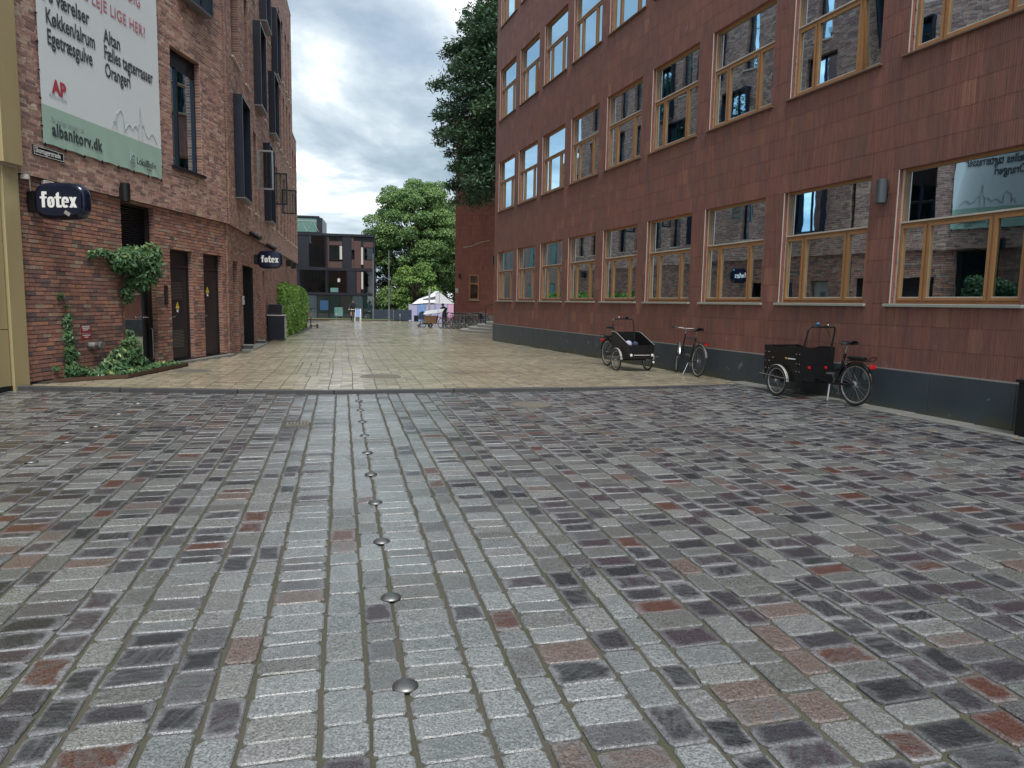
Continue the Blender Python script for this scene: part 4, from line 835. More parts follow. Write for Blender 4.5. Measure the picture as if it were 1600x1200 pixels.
banner_sheet(BZ0, BG, 'banner_green', 'lower_field'); banner_sheet(BG, BZ1, 'banner_white', 'upper_field')
def b_text(body, u_, z, size, mat, bold=0., spacing=1., sx=1., z_off=.0215):
    return text_mesh('lettering', body, size, mat, bn, (-u_ + 2.4, z_off, z - 4.0 + (.11 if z > 5 else .07 if z > 4.7 else .02)), (R_(90), 0, math.pi), .0008, bold, 'LEFT', spacing, sx)
b_text('KUNNE DU TÆNKE DIG', .8, 7.25, .30, 'print_pink', .002, 1.1, .8); b_text('AT BO TIL LEJE LIGE HER?', .72, 6.72, .30, 'print_pink', .002, 1.08, .83)
b_text('2-6 værelser', .66, 6.30, .36, 'print_dark', .006, 1., .70); b_text('Køkken/alrum', .78, 5.93, .36, 'print_dark', .006, 1., .63); b_text('Egetræsgulve', .79, 5.60, .36, 'print_dark', .006, 1., .63)
b_text('Altan', 2.34, 6.16, .36, 'print_dark', .006, 1., .68); b_text('Fælles tagterrasser', 2.33, 5.86, .36, 'print_dark', .006, 1., .60); b_text('Orangeri', 2.34, 5.54, .36, 'print_dark', .006, 1., .62)
b_text('AP', .86, 4.86, .32, 'print_red', .014, 1., .9); b_text('PENSION', .78, 4.77, .085, 'print_grey', 0, 1.5, .9)
b_text('Se ledige boliger på', .80, 4.42, .13, 'print_grey', .001, 1.2, .66); b_text('albanitorv.dk', .80, 4.19, .30, 'print_dark', .009, 1.12, .75); b_text('LokalBolig', 3.26, 4.18, .20, 'print_dark', .001, 1., .85); b_text('PROJEKT', 3.62, 4.105, .06, 'print_dark', 0, 1., .8)
def b_line(pts, r=.006): MB().tube([(-p[0] + 2.4, .022, p[1] - 4.0) for p in pts], r, 4).build('line_drawing', 'print_grey', bn)
b_line([(2.5, 4.74), (2.52, 4.86), (2.58, 4.88), (2.6, 4.80), (2.63, 5.02), (2.66, 5.04), (2.78, 5.14), (2.86, 5.03), (2.9, 4.78), (3.0, 4.90), (3.08, 4.92), (3.14, 4.84), (3.2, 4.92), (3.28, 4.96), (3.33, 4.88), (3.36, 5.0), (3.40, 5.02), (3.42, 5.25), (3.44, 5.40), (3.46, 5.25), (3.48, 5.0), (3.55, 5.02), (3.62, 4.86), (3.72, 4.80), (3.80, 4.9), (3.9, 4.92), (3.98, 4.82), (4.05, 4.74)]); b_line([(3.36, 4.72), (3.36, 5.0)]); b_line([(3.48, 5.0), (3.48, 4.72)]); b_line([(2.63, 5.02), (2.63, 4.74)]); b_line([(2.86, 5.03), (2.86, 4.74)])
b_line([(3.05, 4.42), (3.05, 4.22), (3.20, 4.22)], .008); b_line([(3.05, 4.17), (3.2, 4.17)], .006); b_line([(3.2, 4.33), (3.13, 4.37), (3.09, 4.33), (3.09, 4.27), (3.19, 4.27)], .007)
for k in range(8):
    a = .62 + k * .51; MB().box((-a + 2.4 - .012, .0, -.015), (-a + 2.4 + .012, .02, .05)).build('tie', 'black_metal', bn)
    MB().box((-1.815, 0, .3 + k * .45), (-1.85, .02, .325 + k * .45)).build('tie', 'black_metal', bn); MB().box((1.815, 0, .3 + k * .45), (1.85, .02, .325 + k * .45)).build('tie', 'black_metal', bn)
ss = empty('street_name_sign', tuple(AF.P(-.72, OV + .015, 3.80))); ss.rotation_euler = (0, 0, AF.a); tag(ss, 'small black street name sign with white border below the banner', 'sign')
MB().box((-.375, 0, 0), (.375, .02, .165), .004).build('plate', 'black_paint', ss)
mb = MB()
for a, b_ in (((-.36, .012), (.36, .02)), ((-.36, .145), (.36, .153)), ((-.36, .02), (-.352, .145)), ((.352, .02), (.36, .145))): mb.box((a[0], .0205, a[1]), (b_[0], .0225, b_[1]))
mb.build('border', 'white_paint', ss); text_mesh('lettering', 'Skomagerstræde', .125, 'white_paint', ss, (.33, .0225, .048), (R_(90), 0, math.pi), .0008, .001, 'LEFT', 1., .72)
def fotex_letters():
    def bx(mb, x0, z0, x1, z1): mb.box((x0, 0, z0), (x1, 1, z1))
    def ring(mb, ro, ri, a0, a1, n=22):
        V = []
        for k in range(n + 1):
            a = a0 + (a1 - a0) * k / n; c, s_ = math.cos(a), math.sin(a); q = lambda v: math.copysign(abs(v) ** .75, v)
            for y in (0, 1): V += [(.20 + ro[0] * q(c), y, .26 + ro[1] * q(s_)), (.20 + ri[0] * q(c), y, .26 + ri[1] * q(s_))]
        mb._add(V, [f for k in range(n) for f in ((k * 4, k * 4 + 4, k * 4 + 5, k * 4 + 1), (k * 4 + 2, k * 4 + 3, k * 4 + 7, k * 4 + 6), (k * 4, k * 4 + 2, k * 4 + 6, k * 4 + 4), (k * 4 + 1, k * 4 + 5, k * 4 + 7, k * 4 + 3))])
    def f_(mb): bx(mb, .10, 0, .27, .74); bx(mb, .271, .64, .38, .78); bx(mb, .12, .741, .27, .78); bx(mb, 0, .44, .099, .53); bx(mb, .271, .44, .38, .53)
    def o_(mb): ring(mb, (.20, .27), (.055, .16), 0, 2 * math.pi); mb.prism([(.13, .15), (.17, .12), (.27, .38), (.23, .41)], 0, 1)
    def t_(mb): mb.prism([(.09, .06), (.13, 0), (.26, 0), (.26, .74), (.2, .74), (.09, .66)], 0, 1); bx(mb, .261, 0, .39, .12); bx(mb, 0, .44, .089, .53); bx(mb, .261, .44, .38, .53)
    def e_(mb): ring(mb, (.20, .27), (.05, .16), R_(0), R_(318)); bx(mb, .10, .235, .385, .30)
    def x_(mb): mb.prism([(0, .52), (.17, .52), (.42, 0), (.25, 0)], 0, 1); mb.prism([(.26, .52), (.42, .52), (.17, 0), (0, 0)], 0, .97)
    return (('f', 0, f_), ('o', .40, o_), ('t', .80, t_), ('e', 1.19, e_), ('x', 1.60, x_))
def fotex(loc, rz, w, h, label, sticker):
    """pillow shaped projecting sign, local x to its right as read, y towards its back"""
    e = empty('projecting_sign', loc); e.rotation_euler = (0, 0, rz); tag(e, label, 'sign')
    n = 48; prof = []
    for k in range(n):
        an = 2 * math.pi * k / n; c, s = math.cos(an), math.sin(an); ex = .48; prof.append((w / 2 * math.copysign(abs(c) ** ex, c), h / 2 * math.copysign(abs(s) ** .62, s)))
    V = []; rings = ((-.11, .86), (-.10, .93), (-.06, .99), (0, 1), (.06, .99), (.10, .93), (.11, .86))
    for yy, s in rings: V += [(p[0] * s, yy, p[1] * (1 - (1 - s) * w / h)) for p in prof]
    F = [(r * n + i, r * n + (i + 1) % n, (r + 1) * n + (i + 1) % n, (r + 1) * n + i) for r in range(len(rings) - 1) for i in range(n)] + [tuple(range(n)), tuple(range((len(rings) - 1) * n, len(rings) * n))]
    me = new_mesh('sign_body', V, F, 'sign_navy'); me.polygons.foreach_set('use_smooth', [True] * (len(F) - 2) + [False] * 2); link('sign_body', me, e)
    k_ = w * .70 / 2.02
    for yy, fl in ((-.112, 1), (.112, -1)):
        for nm, x0, mk in fotex_letters():
            mb = MB(); mk(mb)
            mb.v = [(fl * (x0 + p[0] - 1.01) * k_, yy + p[1] * .004 * -fl, (p[2] - .33) * k_ * 1.05) for p in mb.v]; mb.build('lettering', 'white_paint', e)
    MB().box((-w / 2 - .14, -.05, -.17), (-w / 2 + .03, .05, .16), .006).build('bracket', 'black_metal', e); MB().tube([(-w / 2 - .10, 0, .15), (-w / 2 - .12, 0, .5)], .008, 6).build('cable', 'sill_light', e)
    if sticker: MB().box((-.05, -.1145, -.03), (.05, -.1125, .03)).build('sticker', 'aluminium', e, (.14 * w / .9, 0, -.2), rot=(0, R_(32), 0))
    return e
p = AF.P(-.30, .62, 3.03); fotex(tuple(p), AF.a + R_(90), .90, .60, 'large navy shop sign with white lettering beside the bronze column', True)
p = BF.P(-4.95, .52, 2.79); fotex(tuple(p), BF.a + R_(90), .80, .60, 'smaller far navy shop sign above the dark passage door', False)
e = empty('spot_lamp', tuple(AF.P(-.72, .0, 3.34))); e.rotation_euler = (0, 0, AF.a); tag(e, 'small pale junction box under the brick overhang above the shop sign', 'fixture'); MB().box((-.12, .03, 0), (.12, .1, .09), .006).build('housing', 'sill_light', e); MB().box((-.002, .1, 0.005), (.002, .103, .085)).build('seam', 'black_metal', e)
e = empty('spot_lamp', tuple(AF.P(-.12, .0, 3.36))); e.rotation_euler = (0, 0, AF.a); tag(e, 'small round pale fixture beside the bronze column above the sign', 'fixture'); MB().lathe([(.07, 0), (.07, .06), (.03, .08)], 18).build('housing', 'sill_light', e, (0, .12, 0)); MB().box((-.02, 0, .02), (.02, .12, .05)).build('arm', 'aluminium', e)
wall_cylinder('wall_lamp', AF, -2.72, 3.36, .09, .36, .20, 'black cylinder lamp above the left of the glazed door', 'black_metal')
def spot(u_, z, label):
    e = empty('spot_lamp', tuple(BF.P(-u_, OV, z))); e.rotation_euler = (0, 0, BF.a); tag(e, label, 'spotlight'); MB().tube([(0, 0, 0), (0, .12, 0)], .02, 8).build('arm', 'black_metal', e)
    m_ = Matrix.Translation((.0, .22, 0)) @ Matrix.Rotation(R_(62), 4, 'X') @ Matrix.Rotation(R_(-20), 4, 'Y'); MB().lathe([(.075, -.19), (.082, -.18), (.082, .17), (.07, .19)], 20, m_).build('housing', 'black_metal', e)
spot(3.2, 3.42, 'black tilted spotlight under the overhang left of the far shop sign'); spot(7.2, 3.36, 'black tilted spotlight just above the far shop sign')
for u_, lab in ((15.8, 'nearer of two small dark boxes on the brick wall above the hedge'), (18.4, 'farther of two small dark boxes on the brick wall above the hedge')):
    e = empty('wall_light', tuple(BF.P(-u_, .01, 3.05))); e.rotation_euler = (0, 0, BF.a); tag(e, lab, 'wall light'); MB().box((-.14, 0, 0), (.14, .24, .3), .008).build('housing', 'black_metal', e); MB().box((-.11, .03, -.012), (.11, .21, -.001)).build('lens', 'aluminium', e)
e = empty('door_phone', tuple(AF.P(-4.38, .012, 1.32))); e.rotation_euler = (0, 0, AF.a); tag(e, 'dark narrow door phone panel on the brick pier', 'door phone'); MB().box((-.06, 0, 0), (.06, .03, .43), .006).build('panel', 'black_metal', e)
for k in range(5): MB().lathe([(.012, 0), (.012, .006)], 10, axis='y').build('button', 'steel', e, (0, .03, .07 + k * .05))
e = empty('door_phone', tuple(BF.P(-2.30, .012, 1.30))); e.rotation_euler = (0, 0, BF.a); tag(e, 'grey card reader box left of the dark passage door', 'door phone'); MB().box((-.07, 0, 0), (.07, .06, .26), .006).build('panel', 'aluminium', e); MB().box((-.05, .0605, .14), (.05, .064, .23)).build('screen', 'black_metal', e)
def warning(u_, z, label):
    e = empty('warning_sign', tuple(AF.P(-u_, -.117, z))); e.rotation_euler = (0, 0, AF.a); tag(e, label, 'warning sign', 'warning signs on the dark doors')
    MB().prism([(-.085, .1), (.085, .1), (0, .25)], .001, .004).build('triangle', 'yellow', e); MB().prism([(.012, .2), (-.018, .155), (.004, .155), (-.012, .115), (.022, .165), (.0, .165)], .0045, .006).build('bolt', 'print_dark', e); MB().box((-.035, .001, .01), (.035, .004, .085)).build('text_plate', 'white_paint', e); MB().box((-.028, .0042, .055), (.028, .005, .07)).build('print_line', 'print_dark', e)
warning(5.10, 1.13, 'yellow warning triangle on the louvred dark door'); warning(6.57, 1.52, 'yellow warning triangle on the plain dark door')
e = empty('notice_sign', tuple(AF.P(-1.59, .016, .68))); e.rotation_euler = (0, 0, AF.a); tag(e, 'small red notice low on the brick wall above the pipe', 'sign'); MB().box((-.14, 0, .1), (.14, .006, .26)).build('upper_plate', 'red_sign', e); MB().box((-.14, 0, 0), (.14, .006, .092)).build('lower_plate', 'red_sign', e)
mb = MB()
for z, a, b_ in ((.225, -.10, .11), (.195, -.11, .10), (.165, -.06, .09), (.065, -.11, .11), (.03, -.05, .05)): mb.box((a, .0062, z), (b_, .0072, z + .017))
for a, b_ in (((-.13, .11), (.13, .114)), ((-.13, .246), (.13, .25))): mb.box((a[0], .0062, a[1]), (b_[0], .0072, b_[1]))
mb.build('print_line', 'white_paint', e)
e = empty('standpipe', tuple(AF.P(-1.70, .014, .56))); e.rotation_euler = (0, 0, AF.a); tag(e, 'grey capped pipe coupling sticking out of the brick wall', 'pipe')
MB().lathe([(.06, 0), (.06, .14)], 20, axis='y').build('pipe', 'aluminium', e); MB().lathe([(.075, .14), (.078, .15), (.078, .22), (.06, .235)], 20, axis='y').build('cap', 'steel', e); MB().lathe([(.09, 0), (.09, .012)], 20, axis='y').build('flange', 'steel', e)
for k in range(3): an = 2.1 * k; MB().box((.07 * math.cos(an) - .014, .15, .07 * math.sin(an) - .014), (.07 * math.cos(an) + .014, .21, .07 * math.sin(an) + .014)).build('lug', 'steel', e)

# ================================================================== vegetation
def leaf_cloud(P, N, size, aspect, droop=0., rnd_base=None, jitter=.9):
    """one pointed leaf (two triangles) at each point P, roughly facing N"""
    n = len(P); a = N + rng.normal(0, jitter, (n, 3)); a /= np.linalg.norm(a, axis=1, keepdims=True) + 1e-9
    t = rng.normal(0, 1, (n, 3)); t[:, 2] -= droop; t -= a * (t * a).sum(1, keepdims=True); t /= np.linalg.norm(t, axis=1, keepdims=True) + 1e-9; b = np.cross(a, t)
    L = size * rng.uniform(.65, 1.3, (n, 1)); w = L * aspect
    V = np.stack([P - t * L * .5, P + b * w * .5 - t * L * .05, P + t * L * .5 - a * L * .12, P - b * w * .5 - t * L * .05], 1); F = (np.array([[0, 1, 2, 3]])[None] + (np.arange(n) * 4)[:, None, None]).reshape(-1, 4)
    q = rng.random((n, 3));
    if rnd_base is not None: q[:, 0] = np.clip(rnd_base + rng.normal(0, .16, n), 0, 1)
    return V.reshape(-1, 3), F, np.repeat(q, 4, 0)
def clumps(centres, radii, per, flat=1.):
    Ps, Ns, bs = [], [], []
    for c, r in zip(centres, radii):
        n = int(per * r * r); d = rng.normal(0, 1, (n, 3)); d /= np.linalg.norm(d, axis=1, keepdims=True); d[:, 2] = np.where(rng.random(n) < .7, np.abs(d[:, 2]), d[:, 2])
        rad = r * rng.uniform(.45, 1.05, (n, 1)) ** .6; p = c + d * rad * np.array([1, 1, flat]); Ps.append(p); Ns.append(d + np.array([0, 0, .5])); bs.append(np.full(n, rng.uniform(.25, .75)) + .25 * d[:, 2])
    return np.concatenate(Ps), np.concatenate(Ns), np.concatenate(bs)
def tree(name, base, h, crown_c, crown_r, nclump, clump_r, per, leaf, aspect, matn, label, trunk_r=.28, flat=.8, droop=.3, cone=0.):
    e = empty(name, base); tag(e, label, 'tree'); cc = np.array(crown_c); cr = np.array(crown_r)
    tr = MB(); top = Vector((cc[0], cc[1], cc[2] + cr[2] * .55)); pts = [Vector((0, 0, -.3)), Vector((.05, .02, h * .12)), Vector((cc[0] * .5, cc[1] * .5, cc[2] * .55)), top * .85, top]; tr.tube(pts, [trunk_r * 1.3, trunk_r, trunk_r * .8, trunk_r * .4, trunk_r * .12], 10); tr.build('trunk', 'bark', e, smooth=True)
    cs, rs = [], []
    for _ in range(nclump):
        d = rng.normal(0, 1, 3); d /= np.linalg.norm(d); f = rng.uniform(.35, 1.) ** .5; p = cc + d * cr * f; s = 1.
        if cone: k = np.clip((p[2] - cc[2] + cr[2]) / (2 * cr[2]), 0, 1); p[:2] = cc[:2] + (p[:2] - cc[:2]) * (1 - cone * k)
        cs.append(p); rs.append(clump_r * rng.uniform(.65, 1.25))
    lm = MB()
    for p in cs[::max(1, nclump // 34)]:
        z0 = max(h * .14, p[2] * .55); s0 = Vector((cc[0] * .5, cc[1] * .5, z0)); q = Vector(p); m_ = s0.lerp(q, .5) + Vector((0, 0, -.3)); lm.tube([s0, m_, q], [trunk_r * .38, trunk_r * .22, trunk_r * .06], 6)
    lm.build('limbs', 'bark', e, smooth=True)
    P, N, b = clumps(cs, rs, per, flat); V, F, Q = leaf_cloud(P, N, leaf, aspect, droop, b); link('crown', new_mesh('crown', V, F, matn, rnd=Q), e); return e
def zst(y): return float(z_street(y))
tree('lime_tree', (-12.6, 93, zst(93)), 16, (.1, 0, 10.2), (6.2, 5, 7.4), 180, 1.4, 330, .27, .6, 'leaf_tree', 'large round green tree rising behind the tents')
tree('lime_tree', (-8.0, 98, zst(98)), 15, (0, 0, 9.0), (5.0, 4.5, 7.6), 120, 1.4, 280, .27, .6, 'leaf_tree', 'darker green tree behind the tents next to the red wing')
tree('young_tree', (-15.2, 97, zst(97)), 8.5, (0, 0, 5.2), (3.4, 2.6, 5.0), 70, 1.0, 190, .28, .6, 'leaf_lime', 'lower leafy tree just right of the dark building')
tree('broad_shrub', (-15.6, 90, zst(90)), 4, (0, 0, 1.9), (2.6, 1.6, 1.9), 46, .8, 230, .24, .6, 'leaf_tree', 'low dark shrub behind the blue fence left of the pale tree')
tree('young_tree', (-11.9, 88, zst(88)), 7, (0, 0, 3.4), (2.6, 2.2, 3.2), 60, .95, 190, .28, .6, 'leaf_lime', 'pale green bushy tree just left of the tents')
tree('young_tree', (-19.9, 60, zst(60)), 6, (0, 0, 3.6), (1.15, 1.2, 1.8), 26, .6, 200, .2, .6, 'leaf_lime', 'small bright tree half hidden behind the brick corner')
# feathery dark tree hanging over from behind the red building
def feather_tree():
    bx, by = .35, 44.5; e = empty('feathery_tree', (bx, by, .2)); tag(e, 'tall dark feathery tree leaning out from behind the red building', 'tree')
    MB().tube([(0, 0, -.3), (.1, 0, 4), (-.2, 0, 10), (-.4, 0, 16), (-.5, 0, 22)], [.45, .38, .3, .2, .06], 12).build('trunk', 'bark', e, smooth=True)
    P, N, B_ = [], [], []; lm = MB()
    for k in range(150):
        z = 8.7 + 13.0 * rng.random(); an = rng.uniform(0, 2 * math.pi) if k % 5 == 0 else rng.uniform(math.pi * .62, math.pi * 1.38); prof = np.interp(z, [8.0, 9.6, 11.2, 12.3, 14, 16, 18.5, 21.5], [3.6, 5.2, 3.9, 5.2, 5.9, 5.3, 4.3, 2.6]); L = prof * rng.uniform(.62, 1.02) * (1 if abs(math.cos(an)) > .5 else .8)
        s0 = np.array([-.2, 0, z - .9]); tip = np.array([math.cos(an) * L, math.sin(an) * L * .8, z - .9 - .02 * L + rng.uniform(-.4, .5) - .045 * L * L * .6]); mid = (s0 + tip) / 2 + np.array([0, 0, .35]); lm.tube([tuple(s0), tuple(mid), tuple(tip)], [.08, .05, .012], 5)
        m = int(480 * L / 4); f = rng.uniform(.22, 1.03, m) ** .75; c = (1 - f)[:, None] ** 2 * s0 + (2 * f * (1 - f))[:, None] * mid + (f ** 2)[:, None] * tip; wdt = .62 * np.sin(np.clip(f, .1, 1) * 2.6 + .3)[:, None] + .12
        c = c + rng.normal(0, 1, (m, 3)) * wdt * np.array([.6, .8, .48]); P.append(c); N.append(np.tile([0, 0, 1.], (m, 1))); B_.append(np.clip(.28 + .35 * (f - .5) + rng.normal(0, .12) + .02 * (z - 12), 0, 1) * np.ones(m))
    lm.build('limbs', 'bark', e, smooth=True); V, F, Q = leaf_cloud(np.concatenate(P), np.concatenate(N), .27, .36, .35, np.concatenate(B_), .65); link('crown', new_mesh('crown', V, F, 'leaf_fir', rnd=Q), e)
feather_tree()
# hedge along the brick wall
def hedge():
    e = empty('hedge', tuple(BF.P(-17.7, .0, -.2))); e.rotation_euler = (0, 0, BF.a); tag(e, 'bright green clipped hedge along the far brick wall', 'hedge')
    x0, x1, y0, y1, h = -6.2, 6.2, -.02, .34, 2.28
    MB().box((x0 + .15, y0 + .02, 0), (x1 - .15, y1 - .1, h - .2), .05).build('inner_branches', 'bark', e)
    n = 34000; pick = rng.random(n); P = np.stack([rng.uniform(x0, x1, n), rng.uniform(y0, y1, n), rng.uniform(.02, h, n)], 1); N = np.zeros((n, 3))
    f = pick < .46; P[f, 1] = y1; N[f, 1] = 1; f = (pick >= .46) & (pick < .70); P[f, 2] = h; N[f, 2] = 1; f = pick >= .70; P[f, 0] = x1; N[f, 0] = 1
    f = pick > .93; P[f, 0] = x0; N[f, 0] = -1
    bul = .16 * np.sin(P[:, 0] * 2.3 + P[:, 2] * 1.7) + .12 * np.sin(P[:, 0] * 5.1 - P[:, 2] * 3.9 + P[:, 1] * 4); P += N * (bul * .35 + rng.uniform(-.14, .06, n))[:, None]
    edge = np.clip((P[:, 2] - h + .3) / .3, 0, 1); P[:, 1] -= edge * .12 * (P[:, 1] > .1); P[:, 2] -= .18 * np.clip((np.abs(P[:, 0]) - 5.7) / .6, 0, 1)
    V, F, Q = leaf_cloud(P, N + np.array([0, 0, .35]), .105, .62, .2, .5 + .25 * np.sin(P[:, 0] * 3 + P[:, 2] * 4), .7); link('foliage', new_mesh('foliage', V, F, 'leaf_hedge', rnd=Q), e)
hedge()
hb = MB().box((-6.2, .56, -.1), (6.4, .64, .03)).build('bed_edging', 'kerb_stone', None, tuple(BF.P(-17.7, .0, -.17)), BF.a); tag(hb, 'low stone edging in front of the hedge', 'edging')
hs = MB().box((-6.2, .02, -.1), (6.4, .559, .012)).build('hedge_bed', 'earth', None, tuple(BF.P(-17.7, .0, -.17)), BF.a); tag(hs, 'bare soil strip under the clipped hedge', 'soil bed')
# climbers and the planting bed by the glazed door
bed = empty('planting_bed', tuple(AF.P(-2.1, 0, 0))); bed.rotation_euler = (0, 0, AF.a); tag(bed, 'rusty edged planting bed along the foot of the brick wall', 'planting bed')
# bed outline in facet coordinates (u, off): starts thin by the bronze column, widest below the pipe, back to the glazed door
op = [(.55, .03), (.62, .34), (1.52, 1.12), (4.1, .80), (4.1, .72), (2.75, .70), (2.75, .03)]
outl = [(-u_ + 2.1, o_) for u_, o_ in ((.25, .03), (.30, .28), (1.25, 1.02), (3.95, .72), (2.75, .40), (2.75, .03))]
MB().prism(outl, -.12, .015, 'xy').build('soil', 'earth', bed)
for a, b_ in zip(outl[1:3], outl[2:4]):
    d_ = Vector((b_[0] - a[0], b_[1] - a[1], 0)); L = d_.length; d_.normalize(); nn = Vector((-d_.y, d_.x, 0)); m_ = MB(); m_._add([(a[0], a[1], -.1), (b_[0], b_[1], -.1), (b_[0], b_[1], .075), (a[0], a[1], .075), (a[0] + nn.x * .012, a[1] + nn.y * .012, -.1), (b_[0] + nn.x * .012, b_[1] + nn.y * .012, -.1), (b_[0] + nn.x * .012, b_[1] + nn.y * .012, .075), (a[0] + nn.x * .012, a[1] + nn.y * .012, .075)], [(0, 1, 2, 3), (7, 6, 5, 4), (3, 2, 6, 7), (0, 3, 7, 4), (1, 5, 6, 2)]); m_.build('steel_edge', 'corten', bed)
def climber(name, label, stems, blobs, leaf, per, n_extra=0):
    """blobs: (u, off, z, ru, ro, rz, weight) in facet A coordinates"""
    e = empty(name, tuple(AF.P(-stems[0][0][0], .02, 0))); e.rotation_euler = (0, 0, AF.a); tag(e, label, 'plant'); ox = -stems[0][0][0]
    sm = MB()
    for s in stems: sm.tube([(-p[0] - ox, p[1], p[2]) for p in s], .007, 5)
    sm.build('stem', 'bark', e)
    P, N, B_ = [], [], []
    for (u_, o_, z, ru, ro, rz, wt) in blobs:
        n = int(per * wt); d = rng.normal(0, 1, (n, 3)); d /= np.linalg.norm(d, axis=1, keepdims=True); r = rng.uniform(.25, 1.08, (n, 1)) ** .5
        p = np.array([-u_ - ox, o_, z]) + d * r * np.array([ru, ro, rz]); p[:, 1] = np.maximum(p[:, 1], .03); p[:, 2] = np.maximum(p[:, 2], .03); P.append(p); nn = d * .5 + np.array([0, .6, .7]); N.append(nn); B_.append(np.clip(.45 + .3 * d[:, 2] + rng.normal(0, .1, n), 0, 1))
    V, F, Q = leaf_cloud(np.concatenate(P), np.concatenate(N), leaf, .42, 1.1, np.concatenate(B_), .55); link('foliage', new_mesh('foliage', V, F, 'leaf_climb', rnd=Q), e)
climber('climbing_plant', 'dense hanging climber clump beside the top of the glazed door', [[(2.62, .04, .0), (2.66, .05, .9), (2.58, .06, 1.6), (2.75, .15, 2.2)], [(2.62, .04, .0), (2.72, .04, .7), (2.63, .05, 1.5)], [(2.75, .15, 2.2), (2.2, .06, 2.3), (1.75, .04, 2.28)]],
    [(2.85, .22, 2.22, .52, .26, .30, 1.0), (3.25, .30, 2.10, .42, .26, .36, .8), (2.55, .20, 2.15, .38, .2, .25, .6), (3.0, .25, 1.82, .36, .22, .26, .55), (2.75, .12, 1.55, .16, .12, .22, .2), (2.1, .10, 2.30, .28, .08, .10, .16), (3.35, .3, 2.42, .25, .18, .2, .3), (1.8, .06, 2.25, .16, .05, .08, .05)], .118, 800)
climber('climbing_plant', 'slim young climber rising on the brick near the bronze column', [[(.98, .05, 0), (1.0, .05, .5), (.95, .05, 1.0), (1.02, .04, 1.3), (.9, .04, 1.5)]],
    [(.98, .16, .14, .20, .14, .16, .35), (.98, .12, .42, .13, .10, .18, .3), (.97, .10, .72, .10, .08, .16, .2), (.98, .08, 1.0, .08, .07, .12, .12), (1.05, .06, 1.10, .09, .05, .06, .07), (1.02, .05, 1.28, .06, .04, .03, .02), (.88, .05, 1.48, .12, .04, .05, .04), (1.28, .15, .12, .18, .1, .08, .10), (.68, .06, .2, .08, .04, .05, .03)], .105, 560)
climber('bedding_shrub', 'low leafy shrub filling the planting bed by the glazed door', [[(2.2, .2, 0), (2.25, .2, .3), (2.3, .2, .5)], [(1.8, .3, 0), (1.75, .3, .25)], [(2.7, .3, 0), (2.8, .3, .6)]],
    [(1.75, .38, .13, .32, .24, .16, .5), (2.15, .34, .26, .34, .24, .26, .8), (2.5, .30, .40, .24, .2, .30, .6), (2.6, .30, .16, .4, .22, .16, .5), (1.45, .45, .06, .36, .30, .07, .3), (3.05, .5, .06, .5, .18, .07, .35), (3.6, .6, .05, .35, .10, .05, .15), (2.0, .65, .05, .5, .22, .06, .3), (2.62, .22, .72, .10, .08, .12, .06)], .11, 700)

# ================================================================== street furniture on the left
b_ = empty('litter_bin', tuple(BF.P(-8.15, .36, -.05))); b_.rotation_euler = (0, 0, BF.a); tag(b_, 'tall dark square litter bin with boxed top against the brick wall', 'litter bin')
MB().box((-.33, -.30, .0), (.33, .30, .90), .012).build('body', 'navy_metal', b_); MB().box((-.36, -.33, .90), (.36, .33, .94), .008).build('lid', 'aluminium', b_); MB().box((-.27, -.28, .94), (.27, .20, 1.33), .012).build('hood', 'navy_metal', b_); MB().box((-.29, .301, .06), (.29, .312, .86)).build('door', 'aluminium', b_)
MB().box((.331, -.26, .06), (.342, .26, .86)).build('side_panel', 'navy_metal', b_); MB().box((.271, -.2, 1.08), (.276, .12, 1.24)).build('slot', 'black_paint', b_)
for u_, o_, lab in ((2.2, .16, 'nearer small stone block at the side of the passage door'), (5.1, .16, 'farther small stone block at the side of the passage door')):
    e = empty('stone_block', tuple(BF.P(-u_, o_, -.02 - .0075 * u_))); e.rotation_euler = (0, 0, BF.a); tag(e, lab, 'stone block', 'stone blocks beside the passage'); MB().box((-.13, -.13, -.08), (.13, .13, .12), .012).build('base', 'kerb_stone', e); MB().box((-.145, -.145, .12), (.145, .145, .15), .008).build('cap', 'pale_slab', e)
ap = MB().box((-5.4, .02, -.15), (-1.9, .34, .004)).build('door_apron', 'pale_slab', None, tuple(BF.P(0, 0, -.015)), BF.a); tag(ap, 'grey stone apron in front of the dark passage door', 'apron')
ap = MB().box((-7.4, .018, -.1), (-2.75, .20, .006)).build('wall_border', 'pale_slab', None, tuple(AF.P(0, 0, 0)), AF.a); tag(ap, 'narrow grey border along the foot of the dark doors', 'border')

# ================================================================== cycles
def make_wheel(parent, r, loc, spokes=20, tw=.02, hub=.022, low=False, rz=0., rim='aluminium'):
    n = 20 if low else 40; t = MB().tube(circle(r - tw, n), tw, 6 if low else 8, True).build('wheel', 'rubber', parent, loc, rz, smooth=True)
    MB().tube(circle(r - tw * 2.3, n), tw * .55, 6, True).build('rim', rim, t, smooth=True)
    s = MB()
    for k in range(spokes):
        a = 2 * math.pi * k / spokes; sd = .022 if k % 2 else -.022; a2 = a + (.25 if (k // 2) % 2 else -.25)
        s.tube([(hub * .8 * math.cos(a2), sd, hub * .8 * math.sin(a2)), ((r - tw * 2.4) * math.cos(a), 0, (r - tw * 2.4) * math.sin(a))], .0022 if low else .0017, 3, caps=False)
    s.build('spokes', 'steel', t); MB().lathe([(hub * .6, -.045), (hub, -.03), (hub, .03), (hub * .6, .045)], 12, axis='y').build('hub', 'steel', t)
    return t
